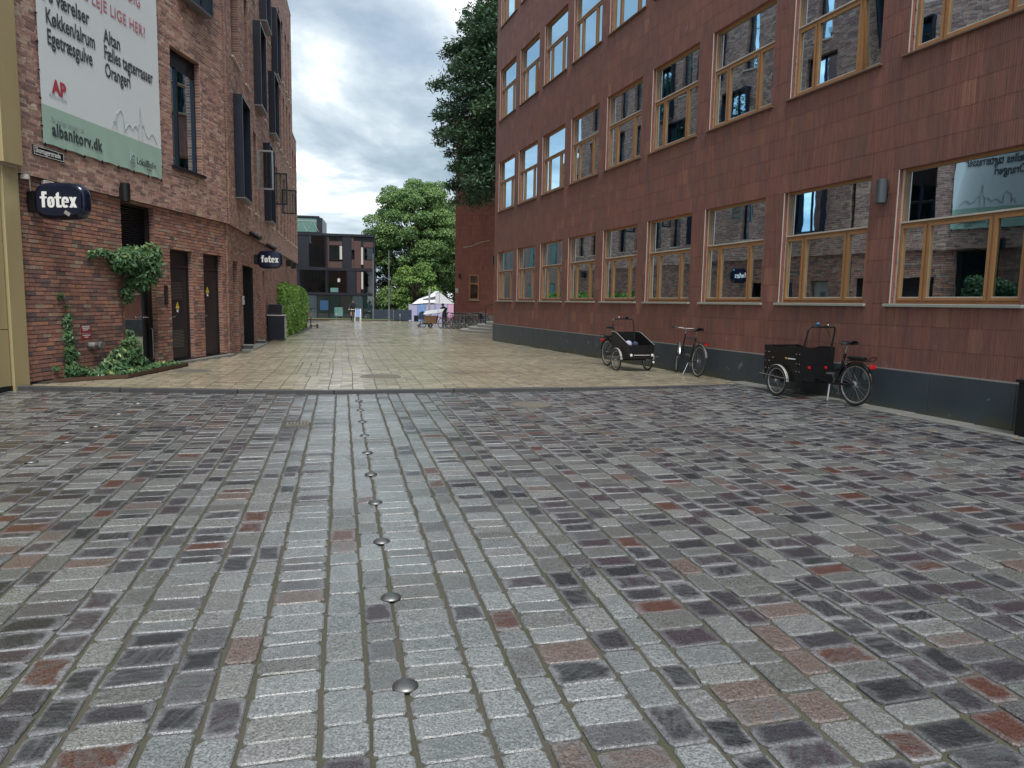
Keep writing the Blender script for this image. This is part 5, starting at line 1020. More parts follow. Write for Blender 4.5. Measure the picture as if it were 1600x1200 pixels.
def mudguard(parent, r, loc, a0, a1, m, rz=0., w=.022):
    mb = MB(); n = 18; V = []
    for k in range(n + 1):
        a = a0 + (a1 - a0) * k / n
        for s_, dr in ((-w, -.008), (-w * .6, .0), (w * .6, 0), (w, -.008)): V.append(((r + dr) * math.cos(a), s_, (r + dr) * math.sin(a)))
    mb._add(V, [(k * 4 + i, k * 4 + i + 1, k * 4 + 5 + i, k * 4 + 4 + i) for k in range(n) for i in range(3)]); return mb.build('mudguard', m, parent, loc, rz)
def saddle(parent, loc, m='black_paint'):
    V = []; prof = [(-.13, .075, .01), (-.10, .085, .02), (-.03, .07, .012), (.05, .035, .004), (.13, .02, .0), (.145, .012, -.01)]
    for x, w, z in prof: V += [(x, -w, z - .045), (x, -w, z - .01), (x, -w * .5, z + .012), (x, w * .5, z + .012), (x, w, z - .01), (x, w, z - .045)]
    mb = MB(); mb._add(V, [(k * 6 + i, k * 6 + i + 1, k * 6 + 7 + i, k * 6 + 6 + i) for k in range(len(prof) - 1) for i in range(5)] + [tuple(range(6)), tuple(range((len(prof) - 1) * 6, len(prof) * 6))]); return mb.build('saddle', m, parent, loc, smooth=True)
def bicycle(e, frame_m='black_paint', low=False, steer=R_(18), rack=True, step=False):
    r = .345; n = 6 if low else 10; Rr, Fr = (0, 0, r), (1.06, 0, r); BB = (.44, 0, .29); ST = (.27, 0, .80); HT = (.80, 0, .84); HB = (.845, 0, .66)
    make_wheel(e, r, Rr, 12 if low else 28, .019, .03, low); make_wheel(e, r, Fr, 12 if low else 28, .019, .02, low, steer)
    f = MB(); f.tube([BB, ST, (.25, 0, .86)], .016, n); f.tube([ST, HT] if not step else [(.36, 0, .52), HB], .015, n); f.tube([BB, HB], .018, n); f.tube([HB, HT, (.795, 0, .90)], .019, n)
    for s in (-1, 1): f.tube([(.43, s * .03, .29), (0, s * .055, r)], .009, 6); f.tube([(.275, s * .02, .79), (0, s * .055, r)], .008, 6)
    f.build('frame', frame_m, e)
    fk = MB()
    cs, sn = math.cos(steer), math.sin(steer)
    for s in (-1, 1): fk.tube([(.85, s * .02, .64), (.87, s * .05, .60), (1.0, s * .05 + .0, .43), (1.06, s * .05, r)], [.013, .012, .010, .008], 6)
    fk.build('fork', frame_m, e)
    h = MB(); h.tube([(.795, 0, .88), (.785, 0, 1.0), (.82, 0, 1.02)], .013, 8); c0 = Vector((.82, 0, 1.02)); pts = [(-.10, .30, .0), (-.03, .27, .01), (.02, .16, .01), (.03, 0, 0), (.02, -.16, .01), (-.03, -.27, .01), (-.10, -.30, 0)]; h.tube([c0 + Vector((p[0] * cs - p[1] * sn, p[0] * sn + p[1] * cs, p[2])) for p in pts], .011, 8); h.build('handlebar', 'steel', e)
    for sl in (pts[:2], pts[-2:]): MB().tube([c0 + Vector((p[0] * cs - p[1] * sn, p[0] * sn + p[1] * cs, p[2])) for p in sl], .016, 8).build('grip', 'rubber', e)
    MB().tube([(.25, 0, .84), (.215, 0, .98)], .012, 8).build('seat_post', 'steel', e); saddle(e, (.20, 0, 1.025))
    c_ = MB().lathe([(.09, -.004), (.095, 0), (.09, .004)], 24, axis='y'); c_.tube([(0, -.05, 0), (.03, -.06, -.16)], .009, 6).tube([(0, .02, 0), (-.03, .07, .16)], .009, 6).box((-.02, -.15, -.175), (.07, -.065, -.15)).box((-.08, .075, .15), (.02, .16, .175)); c_.build('crank', 'steel', e, (.44, -.04, .29))
    MB().tube([(.44, -.045, .29 + .085), (0, -.045, r + .035)], .004, 4).tube([(.44, -.045, .29 - .085), (0, -.045, r - .035)], .004, 4).build('chain', 'black_metal', e)
    if not low:
        mudguard(e, r + .018, Rr, R_(15), R_(165), 'steel'); mudguard(e, r + .018, Fr, R_(40), R_(165), 'steel', steer)
        MB().tube([(-.02, 0, .70), (-.30, .0, .70)], .001, 3).build('reflector_wire', 'steel', e)
    if rack:
        k = MB(); 
        for s in (-1, 1): k.tube([(.22, s * .05, .74), (-.25, s * .06, .745)], .006, 6); k.tube([(-.02, s * .06, .74), (0, s * .06, r)], .005, 6)
        for x in (-.25, -.1, .05): k.tube([(x, -.06, .745), (x, .06, .745)], .005, 6)
        k.build('rack', 'black_metal', e); MB().box((-.275, -.035, .70), (-.255, .035, .74)).build('rear_light', 'red_lens', e)
    MB().tube([(.40, .05, .27), (.34, .17, .01)], .009, 6).build('kickstand', 'steel', e)
def to_wall(px, py, fw, extra=0.): return math.atan2(fw[1], fw[0]) + extra
dR = RF.ex[:2]
# city bicycle leaning by the plinth, front wheel away from the camera
e = empty('bicycle', (3.99, 15.34, zst(15.4)), math.atan2(dR[1], dR[0]) - R_(7)); tag(e, 'black city bicycle parked against the dark plinth between two cargo bikes', 'bicycle'); bicycle(e, steer=R_(-20)); e.rotation_euler = (R_(4), 0, e.rotation_euler[2])
def trike(e, variant):
    """cargo tricycle, origin on the ground below the rear hub, x forwards"""
    rr_, rf = .335, .26; ax = 1.33; tw = .415
    make_wheel(e, rr_, (0, 0, rr_), 28, .021, .055 if variant == 2 else .03)
    for s in (-1, 1):
        make_wheel(e, rf, (ax, s * tw, rf), 20, .020, .03); mudguard(e, rf + .022, (ax, s * tw, rf), R_(5), R_(178), 'aluminium', w=.026)
    mudguard(e, rr_ + .022, (0, 0, rr_), R_(18), R_(170), 'black_metal', w=.03)
    # frame under and behind the box
    f = MB(); f.tube([(0, .07, rr_), (.42, .05, .30), (.75, .0, .34), (1.15, 0, .33)], .018, 8); f.tube([(0, -.07, rr_), (.42, -.05, .30)], .014, 8); f.tube([(.42, 0, .30), (.30, 0, .62), (.25, 0, .80)], .021, 10); f.tube([(.33, 0, .55), (.70, 0, .42)], .02, 8); f.tube([(.27, .02, .72), (0, .07, rr_)], .009, 6); f.tube([(.27, -.02, .72), (0, -.07, rr_)], .009, 6); f.tube([(ax, -tw, rf), (ax, tw, rf)], .016, 8); f.tube([(ax - .5, -.25, .31), (ax + .45, -.25, .31)], .014, 6); f.tube([(ax - .5, .25, .31), (ax + .45, .25, .31)], .014, 6); f.build('frame', 'black_paint', e)
    x0, x1 = ax - .47, ax + .45; zb = .27 if variant == 2 else .31; hw0, hw1 = (.325, .345) if variant == 2 else (.30, .33)
    top = (lambda t: .86 + .0 * t) if variant == 2 else (lambda t: .88 - .26 * t)
    N = 10
    def ztop(t):
        if variant == 2: return .855 - .05 * math.sin(math.pi * np.clip((t - .35) / .6, 0, 1))
        return .90 - .02 * t - .25 * max(0, min(1, (t - .25) / .75))
    th = .012
    for s in (-1, 1):
        V = []
        for k in range(N + 1):
            t = k / N; x = x0 + (x1 - x0) * t; V += [(x, s * hw0, zb), (x, s * hw1, ztop(t)), (x, s * (hw0 - th), zb), (x, s * (hw1 - th), ztop(t))]
        F = []
        for k in range(N): a = k * 4; F += [(a, a + 4, a + 5, a + 1), (a + 2, a + 3, a + 7, a + 6), (a + 1, a + 5, a + 7, a + 3), (a, a + 2, a + 6, a + 4)]
        mb = MB(); mb._add(V, F); mb.build('side_board', 'black_board', e)
        mb = MB(); mb.tube([(x0 + (x1 - x0) * k / N, s * (hw1 - .006), ztop(k / N) + .004) for k in range(N + 1)], .008, 6); mb.build('top_edge', 'aluminium' if variant == 1 else 'black_metal', e)
        mb = MB().tube([(ax - .36, s * (tw + .05), rf + .06), (ax + .40, s * (tw + .05), rf + .10)], .009, 6); mb.build('side_bar', 'steel', e)
        if variant == 2:
            for x, z, m_ in ((x1 - .22, .66, 'yellow'), (x0 + .36, .66, 'yellow')): MB().lathe([(.022, 0), (.022, .006)], 14, axis='y').build('reflector', m_, e, (x, s * (hw1 - .012) + (.0 if s > 0 else -.006), z))
            MB().box((x0 + .13, s * (hw1 - .008), .645), (x0 + .31, s * (hw1 - .002), .665)).build('sticker', 'white_paint', e)
            for bx in (x0 + .03, x0 + .10, x1 - .03, x1 - .12):
                for bz in (.45, .58, .74): MB().lathe([(.008, 0), (.005, .006)], 8, axis='y').build('bolt', 'steel', e, (bx, s * (hw0 + (hw1 - hw0) * (bz - zb) / .5) - (.0 if s > 0 else .006), bz))
    for t, nm in ((0., 'rear_board'), (1., 'front_board')):
        x = x0 if t == 0 else x1; z1 = ztop(t); mb = MB(); mb._add([(x, -hw0, zb), (x, hw0, zb), (x, hw1 - .001, z1), (x, -hw1 + .001, z1), (x + .012, -hw0, zb), (x + .012, hw0, zb), (x + .012, hw1 - .001, z1), (x + .012, -hw1 + .001, z1)], [(0, 1, 2, 3), (7, 6, 5, 4), (3, 2, 6, 7), (0, 4, 5, 1), (1, 5, 6, 2), (0, 3, 7, 4)]); mb.build(nm, 'black_board', e)
    MB().box((x0, -hw0 + .013, zb), (x1, hw0 - .013, zb + .015)).build('floor_board', 'black_board', e); MB().box((x0 + .05, -.27, .56), (x0 + .30, .27, .585), .006).build('bench', 'black_board', e)
    if variant == 1:
        for s in (-1, 1): MB().lathe([(.032, 0), (.03, .012), (.001, .016)], 16, axis='x').build('front_light', 'white_paint', e, (x1 + .0125, s * .27, .40))
        MB().box((x1 + .0125, -.20, .392), (x1 + .0145, .20, .408)).build('sticker', 'sill_light', e); MB().lathe([(.028, 0), (.026, .012), (.001, .016)], 16, axis='x').build('reflector', 'white_paint', e, (ax + .27, tw, .22))
        for y_, z_, r_, m_ in ((-.1, .62, .09, 'tent_lilac'), (.08, .62, .07, 'cloth_blue')):
            b0 = MB().lathe([(.001, -r_)] + [(r_ * math.cos(a), r_ * math.sin(a)) for a in np.linspace(-1.4, 1.4, 9)] + [(.001, r_)], 16).build('bundle', m_, e, (x0 + .45, y_, z_), smooth=True)
    else:
        for y_ in (-.18, .16): MB().lathe([(.001, -.016), (.026, -.012), (.028, 0)], 16, axis='x').build('rear_reflector', 'red_lens', e, (x0 - .0005, y_, .52))
    # hoop handlebar
    xb = x0 + .04; h = MB(); h.tube([(xb, -.27, .60), (xb - .04, -.28, .90), (xb - .10, -.27, 1.16), (xb - .12, -.23, 1.205), (xb - .12, .23, 1.205), (xb - .10, .27, 1.16), (xb - .04, .28, .90), (xb, .27, .60)], .0145, 10); h.build('handlebar', 'black_paint', e)
    for s in (-1, 1): MB().tube([(xb - .12, s * .21, 1.207), (xb - .12, s * .09, 1.207)], .019, 8).build('grip', 'rubber', e)
    MB().tube([(xb - .12, .05, 1.2), (xb - .09, .04, 1.08), (xb - .03, -.02, .95), (xb + .0, -.05, .86)], .004, 5).tube([(xb - .12, -.05, 1.19), (xb - .11, -.14, 1.12), (xb - .08, -.2, 1.02)], .004, 5).build('brake_cable', 'black_metal', e)
    MB().lathe([(.001, -.03), (.035, -.02), (.042, 0), (.03, .03), (.001, .04)], 16).build('bell', 'blue_plastic' if variant == 2 else 'black_metal', e, (xb - .11, .10, 1.245), smooth=True); MB().lathe([(.02, 0), (.022, .015), (.001, .028)], 14).build('bell', 'chrome', e, (xb - .12, -.10, 1.225), smooth=True)
    MB().tube([(.25, 0, .80), (.215, 0, .93)], .013, 8).build('seat_post', 'chrome', e); saddle(e, (.20, 0, .985), 'black_paint')
    k = MB()
    for s in (-1, 1): k.tube([(.20, s * .06, .70), (-.26, s * .07, .72), (-.33, s * .05, .78)], .007, 6); k.tube([(-.05, s * .07, .71), (0, s * .08, rr_)], .006, 6)
    k.tube([(-.33, -.05, .78), (-.33, .05, .78)], .007, 6); 
    for x in (-.2, -.05, .1): k.tube([(x, -.07, .715), (x, .07, .715)], .006, 6)
    k.build('rack', 'black_metal', e); MB().box((-.16, -.05, .725), (.17, .05, .775), .012).build('battery', 'black_board', e); MB().box((-.335, -.05, .60), (-.285, .05, .665), .01).build('rear_light', 'red_lens', e)
    c_ = MB().lathe([(.085, -.004), (.09, 0), (.085, .004)], 24, axis='y'); c_.tube([(0, -.05, 0), (.02, -.06, -.17)], .010, 6).tube([(0, .03, 0), (-.02, .11, .17)], .010, 6).box((-.03, -.17, -.185), (.07, -.065, -.16)).box((-.08, .115, .16), (.02, .2, .185)); c_.build('crank', 'steel', e, (.44, -.04, .30)); MB().box((-.02, -.062, .27), (.46, -.047, .35), .006).build('chain_guard', 'black_metal', e)
    MB().tube([(.47, .07, .29), (.44, .12, .03)], .013, 8).build('kickstand', 'silver_paint', e)
e = empty('cargo_trike', (5.37, 11.10, float(z_sett(5.37, 11.1))), math.atan2(dR[1], dR[0])); tag(e, 'large black cargo trike with empty box nearest on the right', 'cargo bike', 'cargo trikes by the plinth'); trike(e, 2)
e = empty('cargo_trike', (2.40, 18.05, zst(18.0)), math.atan2(-dR[1], -dR[0])); tag(e, 'farther black cargo trike facing the camera with bundles in its box', 'cargo bike', 'cargo trikes by the plinth'); trike(e, 1)
# crowd of bicycles by the steps
proto = empty('parked_bicycle', (0, 0, 0)); bicycle(proto, 'black_paint', True, R_(8)); proto2 = empty('parked_bicycle', (0, 0, 0)); bicycle(proto2, 'cloth_blue', True, R_(-10), True, True)
rows = [(-4.75, 47.3), (-4.45, 46.9), (-4.15, 46.6), (-3.85, 46.3), (-3.55, 45.9), (-3.25, 45.5), (-3.55, 47.6), (-3.2, 47.3), (-2.9, 47.0), (-2.6, 46.8), (-2.35, 47.2), (-2.1, 47.6)]
ordn = ['leftmost', 'second from left', 'third from left', 'fourth from left', 'fifth from left', 'nearest the camera']
for k, (x, y_) in enumerate(rows):
    src = proto if k % 3 else proto2; o = src if k in (0, 1) else copy_tree(src); o.location = (x, y_, zst(y_)); o.rotation_euler = (R_(random.uniform(-7, 7)), 0, R_(random.uniform(38, 62)))
    tag(o, f'{ordn[k]} in the front row of bicycles by the steps' if k < 6 else f'{["left end", "second", "third", "fourth", "fifth", "right end"][k - 6]} bicycle of the tangled back row beside the curved steps', 'bicycle', 'bicycles crowded by the steps')

# ================================================================== the far end of the street
lawn = MB().box((-34, 64.5, -.5), (-11.4, 67.8, -.262)).build('lawn', 'lawn'); tag(lawn, kind='structure')
lk = MB().box((-34, 64.2, -.5), (-11.2, 64.5, -.24)).build('lawn_kerb', 'corten'); tag(lk, 'low rusty brown edging in front of the far lawn', 'edging')
# dark glazed building
DF = Frame((-26.5, 86.0), R_(10)); DB = (-21., 89., -1.1); db = empty('dark_building', DB); tag(db, 'dark glass and metal building with roof box at the far end', 'building'); dl_ = tuple(DF.o - np.array(DB))
# local x to the right, y away; facade at y = 0
DW = 9.75; ZG, Z1, Z2 = 2.15, 5.15, 9.35
MB().box((0, .25, -1.1), (DW, 12, Z2 - .1)).build('core', 'facade_dark', db, dl_, DF.a)
MB().box((-.02, -.12, Z2 - .28), (DW + .02, 12, Z2)).build('roof', 'facade_dark', db, dl_, DF.a); MB().box((0, -.05, Z1 - .16), (DW, .25, Z1 + .16)).build('floor_band', 'facade_dark', db, dl_, DF.a); MB().box((0, -.05, ZG - .12), (DW, .25, ZG + .16)).build('floor_band', 'facade_dark', db, dl_, DF.a)
rb_ = MB().box((-3, .6, Z2), (3.55, 7, Z2 + 1.85)).build('roof_box', 'facade_dark', db, dl_, DF.a); MB().box((-3, .5, Z2 + 1.85), (3.2, 7, Z2 + 2.05)).build('roof_box_cap', 'facade_dark', db, dl_, DF.a)
MB().box((-1., .52, Z2 + .15), (2.9, .6, Z2 + 1.7)).build('roof_glazing', 'facade_teal', db, dl_, DF.a)
tr_ = MB()
for k in range(3): x = -.9 + k * 1.35; tr_.tube([(x, .5, Z2 + .2), (x + .65, .5, Z2 + 1.5), (x + 1.3, .5, Z2 + .2)], .03, 4)
tr_.tube([(-1, .5, Z2 + 1.4), (2.9, .5, Z2 + 1.4)], .03, 4).build('truss', 'sill_light', db, dl_, DF.a)
for x in (-.02, 4.0, DW - .10): MB().box((x, -.10, ZG), (x + .12, .25, Z2 - .28)).build('post', 'facade_dark', db, dl_, DF.a)
def panel(x0, x1, z0, z1, m, y=0.02, nm='panel'): MB().box((x0 + .012, y, z0 + .012), (x1 - .012, .25, z1 - .012)).build(nm, m, db, dl_, DF.a)
def dpane(x0, x1, z0, z1, back='facade_dark', y=.04, m='glass_dim'):
    f = MB().box((x0, y + .06, z0), (x1, .25, z1)).build('window', back, db, dl_, DF.a); MB().quad((x0, y, z0), (x1, y, z0), (x1, y, z1), (x0, y, z1)).build('pane', m, f); mb = MB(); t = .04
    mb.box((x0, y - .02, z0), (x0 + t, y + .04, z1)).box((x1 - t, y - .02, z0), (x1, y + .04, z1)).box((x0 + t, y - .02, z0), (x1 - t, y + .04, z0 + t)).box((x0 + t, y - .02, z1 - t), (x1 - t, y + .04, z1)); mb.build('frame', 'facade_dark', f)
za, zb_ = Z1 + .16, Z2 - .28; zc, zd_ = ZG + .16, Z1 - .16
dpane(.1, .7, za, zb_); panel(.7, 2.0, za, zb_, 'facade_dark', -.02); dpane(2.0, 3.9, za, zb_)
panel(4.15, 4.35, za, zb_, 'facade_red'); panel(4.35, 5.9, za, za + .75, 'facade_red'); dpane(4.35, 5.55, za + .95, zb_ - 1.15, 'facade_teal', .03); panel(5.58, 5.88, za + 1.0, zb_ - 1.15, 'sill_light', 0.); panel(4.35, 5.9, zb_ - 1.1, zb_ - .62, 'facade_red'); dpane(4.5, 5.4, zb_ - .6, zb_ - .05, 'facade_teal'); panel(5.95, 6.95, za, zb_, 'facade_dark', -.02)
panel(6.97, 7.25, za, zb_, 'facade_red'); dpane(6.98, 7.35, za + 1.1, zb_ - 1.55, 'facade_dark', -.01); panel(7.26, 8.1, za, zb_ - .5, 'facade_red'); panel(8.1, 8.36, za + .45, zb_ - 1.25, 'sill_light', -.01); panel(8.4, 9.6, za, za + 1.0, 'facade_red'); dpane(8.5, 9.55, za + 1.05, zb_ - 1.3); panel(8.4, 9.6, zb_ - 1.25, zb_ - .6, 'facade_red')
dpane(.9, 3.9, zc, zd_); panel(.1, .88, zc, zd_, 'facade_dark', -.02); dpane(4.2, 6.4, zc, zd_, 'facade_red'); panel(4.45, 5.4, zc + .08, zc + .62, 'facade_teal', .0); panel(5.3, 5.62, zc + 1.3, zc + 1.75, 'sill_light', .0); panel(6.45, 7.5, zc, zd_, 'facade_dark', -.02); panel(7.55, 8.05, zc, zd_, 'facade_red'); panel(8.1, 8.34, zc + .5, zd_ - .1, 'sill_light', -.01); dpane(8.4, 9.6, zc, zd_)
for k in range(7):
    x = .2 + k * 1.36; dpane(x, x + 1.3, -.9, ZG - .14, ('facade_teal', 'tent_white', 'fence_blue', 'facade_teal', 'interior', 'tent_white', 'facade_teal')[k] if k != 2 else 'interior', .05, 'glass_clear')
panel(4.9, 5.9, -.5, .6, 'facade_teal', .0); panel(3.2, 4.2, .2, 1.4, 'blue_plastic', .0)
# low dark fence, poles and posts
fn = empty('low_fence', (-13.4, 69.2, zst(69))); fn.rotation_euler = (0, 0, R_(38)); tag(fn, 'low dark blue board fence beyond the lamp post', 'fence')
for k in range(4): MB().box((k * 1.02, -.02, .05), (k * 1.02 + 1.0, .02, 1.05), .006).build('board', 'fence_blue', fn)
for k in range(5): MB().box((k * 1.02 - .03, -.035, 0), (k * 1.02 + .01, -.021, 1.08)).build('post', 'aluminium' if k == 2 else 'fence_blue', fn)
def pole(x, y_, h, r, label, head=True):
    e = empty('lamp_post', (x, y_, zst(y_))); tag(e, label, 'lamp post', 'lamp posts at the far end'); MB().tube([(0, 0, 0), (0, 0, 1.0), (0, 0, 1.02), (0, 0, h)], [r * 1.35, r * 1.35, r, r * .7], 12).build('pole', 'steel', e); MB().lathe([(r * 2.2, 0), (r * 2.2, .02), (r * 1.4, .05)], 14).build('foot', 'steel', e)
    if head: MB().lathe([(.05, 0), (.16, -.03), (.17, 0), (.05, .12), (.01, .14)], 16).build('lamp_head', 'aluminium', e, (0, 0, h))
pole(-10.72, 61.8, 6.05, .062, 'tall slim grey lamp post before the big green tree', False); pole(-13.4, 68.6, 6.3, .06, 'slim lamp post standing in front of the dark building', False)
e = empty('sign_pole', (-8.2, 70.0, zst(70))); tag(e, 'pale square post rising in front of the tents', 'post'); MB().box((-.09, -.09, 0), (.09, .09, 3.15), .01).build('post', 'silver_paint', e); MB().box((-.1, -.1, 3.15), (.1, .1, 3.22)).build('cap', 'aluminium', e)
for x, y_, lab in ((-10.65, 67.4, 'thin grey bollard at the end of the blue fence'), (-15.6, 63.2, 'thin dark bollard by the far lawn right of the scooter')):
    e = empty('bollard', (x, y_, zst(y_))); tag(e, lab, 'bollard'); MB().lathe([(.05, 0), (.05, .62), (.04, .66), (.001, .67)], 12).build('post', 'steel', e); MB().lathe([(.052, .5), (.052, .56)], 12).build('band', 'white_paint', e)
e = empty('rail_post', (-12.25, 42.3, zst(42))); tag(e, 'thin grey post at the end of the hedge', 'post'); MB().tube([(0, 0, 0), (0, 0, 1.25)], .025, 8).build('post', 'steel', e); MB().lathe([(.07, 0), (.07, .015)], 12).build('foot', 'steel', e)
# market tents
tn = empty('party_tent', (-8.4, 75.0, zst(75))); tn.rotation_euler = (0, 0, R_(14)); tag(tn, 'white gabled tent with lilac and pink side panels', 'tent')
V = [(-.9, 0, 2.05), (3.6, 0, 2.05), (-.9, 3.5, 2.05), (3.6, 3.5, 2.05), (.65, -.05, 3.35), (3.6, 1.75, 3.35), (.65, 3.5, 3.35)]
m_ = MB(); m_._add([(-.95, -.06, 2.03), (.65, -.06, 3.3), (.65, 3.6, 3.3), (-.95, 3.6, 2.03), (2.25, -.06, 2.03), (2.25, 3.6, 2.03)], [(0, 1, 2, 3), (1, 4, 5, 2)]); m_.build('roof', 'tent_white', tn)
MB().prism([(-.9, 2.05), (2.2, 2.05), (.65, 3.25)], 0, .02).build('gable', 'tent_white', tn); MB().box((.62, -.015, 2.05), (.68, -.002, 3.25)).build('gable_strut', 'aluminium', tn); MB().box((-.95, -.03, 1.98), (2.25, .02, 2.05)).build('eave_bar', 'tent_white', tn)
for k, (a, b_, c_) in enumerate(((-.9, .0, 'tent_pink'), (.0, 1.55, 'tent_lilac'), (1.55, 2.2, 'tent_pink'))): MB().box((a + .02, 0, 0), (b_ - .02, .02, 1.98)).build('side_panel', c_, tn)
t2 = empty('party_tent', (-10.6, 72.6, zst(72))); t2.rotation_euler = (0, 0, R_(14)); tag(t2, 'low white tent with lilac and blue panels left of the gabled one', 'tent')
for k, c_ in enumerate(('tent_lilac', 'tent_blue', 'tent_lilac')): MB().box((k * .88 + .01, 0, 0), (k * .88 + .87, .02, 1.75)).build('side_panel', c_, t2)
m_ = MB(); m_._add([(.3, -.08, 1.76), (2.7, -.08, 1.98), (2.9, 1.5, 2.9), (1.2, 1.5, 2.3)], [(0, 1, 2, 3)]); m_.build('roof', 'tent_white', t2); m_ = MB(); m_._add([(1.4, .3, 1.9), (2.75, .3, 2.0), (2.8, .5, 2.62), (1.5, .5, 2.3)], [(0, 1, 2, 3)]); m_.build('shade_cloth', 'print_dark', t2)
for x in (0, 1.76, 2.64): MB().tube([(x, -.02, 0), (x, -.02, 1.9)], .02, 6).build('pole', 'aluminium', t2)
e = empty('planter_box', (-9.5, 70.2, zst(70))); tag(e, 'small dark box standing before the blue tent panel', 'box'); MB().box((-.2, -.2, 0), (.2, .2, .55), .01).build('body', 'black_board', e); MB().box((-.22, -.22, .55), (.22, .22, .59)).build('rim', 'black_metal', e)
e = empty('planter_box', (-2.35, 48.6, .25)); tag(e, 'small pale cabinet with dark door beside the steps', 'cabinet'); MB().box((-.3, -.2, 0), (.3, .2, .55), .01).build('body', 'pale_slab', e); MB().box((-.02, -.21, .04), (.28, -.201, .5)).build('door', 'black_metal', e)
# A-board, scooter, orange cargo bike
e = empty('a_board', (-13.62, 62.9, zst(63))); tag(e, 'pale blue and white pavement board right of the cyclist', 'sign board')
for s in (-1, 1):
    m_ = MB(); m_._add([(-.26, s * .26, 0), (-.2, s * .26, 0), (-.2, s * .02, 1.05), (-.26, s * .02, 1.05), (.2, s * .26, 0), (.26, s * .26, 0), (.26, s * .02, 1.05), (.2, s * .02, 1.05), (-.2, s * .19, .32), (.2, s * .19, .32), (.2, s * .02, 1.05), (-.2, s * .02, 1.05)], [(0, 1, 2, 3), (4, 5, 6, 7)]); m_.build('frame', 'white_paint', e); m_ = MB(); m_._add([(-.2, s * .185, .32), (.2, s * .185, .32), (.2, s * .02, 1.04), (-.2, s * .02, 1.04)], [(0, 1, 2, 3)]); m_.build('poster', 'tent_blue', e)
e = empty('kick_scooter', (-11.85, 42.6, zst(42.6))); e.rotation_euler = (0, 0, R_(-100)); tag(e, 'electric kick scooter standing alone right of the hedge', 'scooter')
for x in (-.45, .45): t = MB().tube(circle(.09, 18), .028, 6, True).build('wheel', 'rubber', e, (x, 0, .118), smooth=True); MB().lathe([(.05, -.02), (.05, .02)], 12, axis='y').build('hub', 'steel', t)
MB().box((-.40, -.085, .12), (.30, .085, .175), .012).build('deck', 'black_board', e); MB().tube([(.30, 0, .16), (.43, 0, .24), (.36, 0, 1.18)], [.035, .03, .024], 10).build('stem', 'black_metal', e); MB().tube([(.36, -.25, 1.18), (.36, .25, 1.18)], .018, 8).build('handlebar', 'rubber', e); MB().tube([(.395, 0, .72), (.375, 0, 1.0)], .032, 10).build('stem_sleeve', 'orange_ply', e); mudguard(e, .13, (-.45, 0, .118), R_(30), R_(150), 'black_metal', w=.03)
def cargo_small(e, boxm):
    r = .33
    for x in (0, 1.75): make_wheel(e, r if x == 0 else .25, (x, 0, r if x == 0 else .25), 12, .02, .03, True)
    MB().tube([(0, 0, r), (.45, 0, .3), (1.6, 0, .22), (1.75, 0, .25)], .02, 6).tube([(.45, 0, .3), (.25, 0, .85)], .018, 6).tube([(.35, 0, .6), (.8, 0, .75)], .018, 6).build('frame', 'black_paint', e); m_ = MB(); m_._add([(.85, -.22, .3), (1.55, -.22, .3), (1.65, -.3, .8), (.75, -.3, .8), (.85, .22, .3), (1.55, .22, .3), (1.65, .3, .8), (.75, .3, .8)], [(0, 1, 2, 3), (7, 6, 5, 4), (0, 3, 7, 4), (1, 5, 6, 2), (0, 4, 5, 1)]); m_.build('box', boxm, e)
    MB().tube([(.8, 0, .7), (.72, 0, 1.1)], .015, 6).tube([(.62, -.3, 1.12), (.74, 0, 1.1), (.62, .3, 1.12)], .013, 6).build('handlebar', 'black_metal', e); saddle(e, (.2, 0, .93))
e = empty('box_bike', (-14.6, 71.5, zst(71))); e.rotation_euler = (0, 0, R_(-5)); tag(e, 'far cargo bicycle with orange wooden box by the dark building', 'cargo bike'); cargo_small(e, 'orange_ply')
e = empty('box_bike', (-4.35, 48.3, zst(48))); e.rotation_euler = (0, 0, R_(175)); tag(e, 'cargo bicycle with wooden box at the left of the crowded bicycles', 'cargo bike'); cargo_small(e, 'wood_ply'); m_ = MB(); m_._add([(.35, -.42, 1.30), (1.65, -.42, 1.12), (1.65, .42, .90), (.35, .42, 1.08), (.35, -.42, 1.27), (1.65, -.42, 1.09), (1.65, .42, .87), (.35, .42, 1.05)], [(0, 1, 2, 3), (7, 6, 5, 4), (0, 4, 5, 1), (1, 5, 6, 2), (2, 6, 7, 3), (3, 7, 4, 0)]); m_.build('rain_cover', 'tent_white', e)
st = empty('stroller', (-6.05, 49.3, zst(49.3))); st.rotation_euler = (0, 0, R_(180)); tag(st, 'dark blue pushchair with hood left of the crowded bicycles', 'pushchair')
for x, y_, r_ in ((-.35, -.26, .15), (-.35, .26, .15), (.42, -.18, .10), (.42, .18, .10)): make_wheel(st, r_, (x, y_, r_), 8, .02, .03, True)
MB().tube([(-.35, -.26, .15), (0, -.25, .5), (-.55, -.25, 1.02)], .015, 6).tube([(-.35, .26, .15), (0, .25, .5), (-.55, .25, 1.02)], .015, 6).tube([(-.55, -.25, 1.02), (-.55, .25, 1.02)], .018, 6).tube([(0, -.25, .5), (.42, -.18, .1)], .014, 6).tube([(0, .25, .5), (.42, .18, .1)], .014, 6).build('frame', 'steel', st)
V = []; 
for k in range(9):
    a = math.pi * k / 8; V += [(.18 + .0, -.24 + .48 * k / 8, .62 + .0), ]
MB().prism([(-.25, .50), (.42, .52), (.50, .62), (.42, .72), (-.28, .70)], -.23, .23).build('carrycot', 'cloth_blue', st); MB().prism([(.02, .72), (.44, .72), (.43, .90), (.32, 1.05), (.15, 1.10)], -.24, .24).build('hood', 'cloth_blue', st); MB().prism([(-.15, .20), (.28, .18), (.34, .30), (-.2, .34)], -.2, .2).build('basket', 'cloth_dark', st)
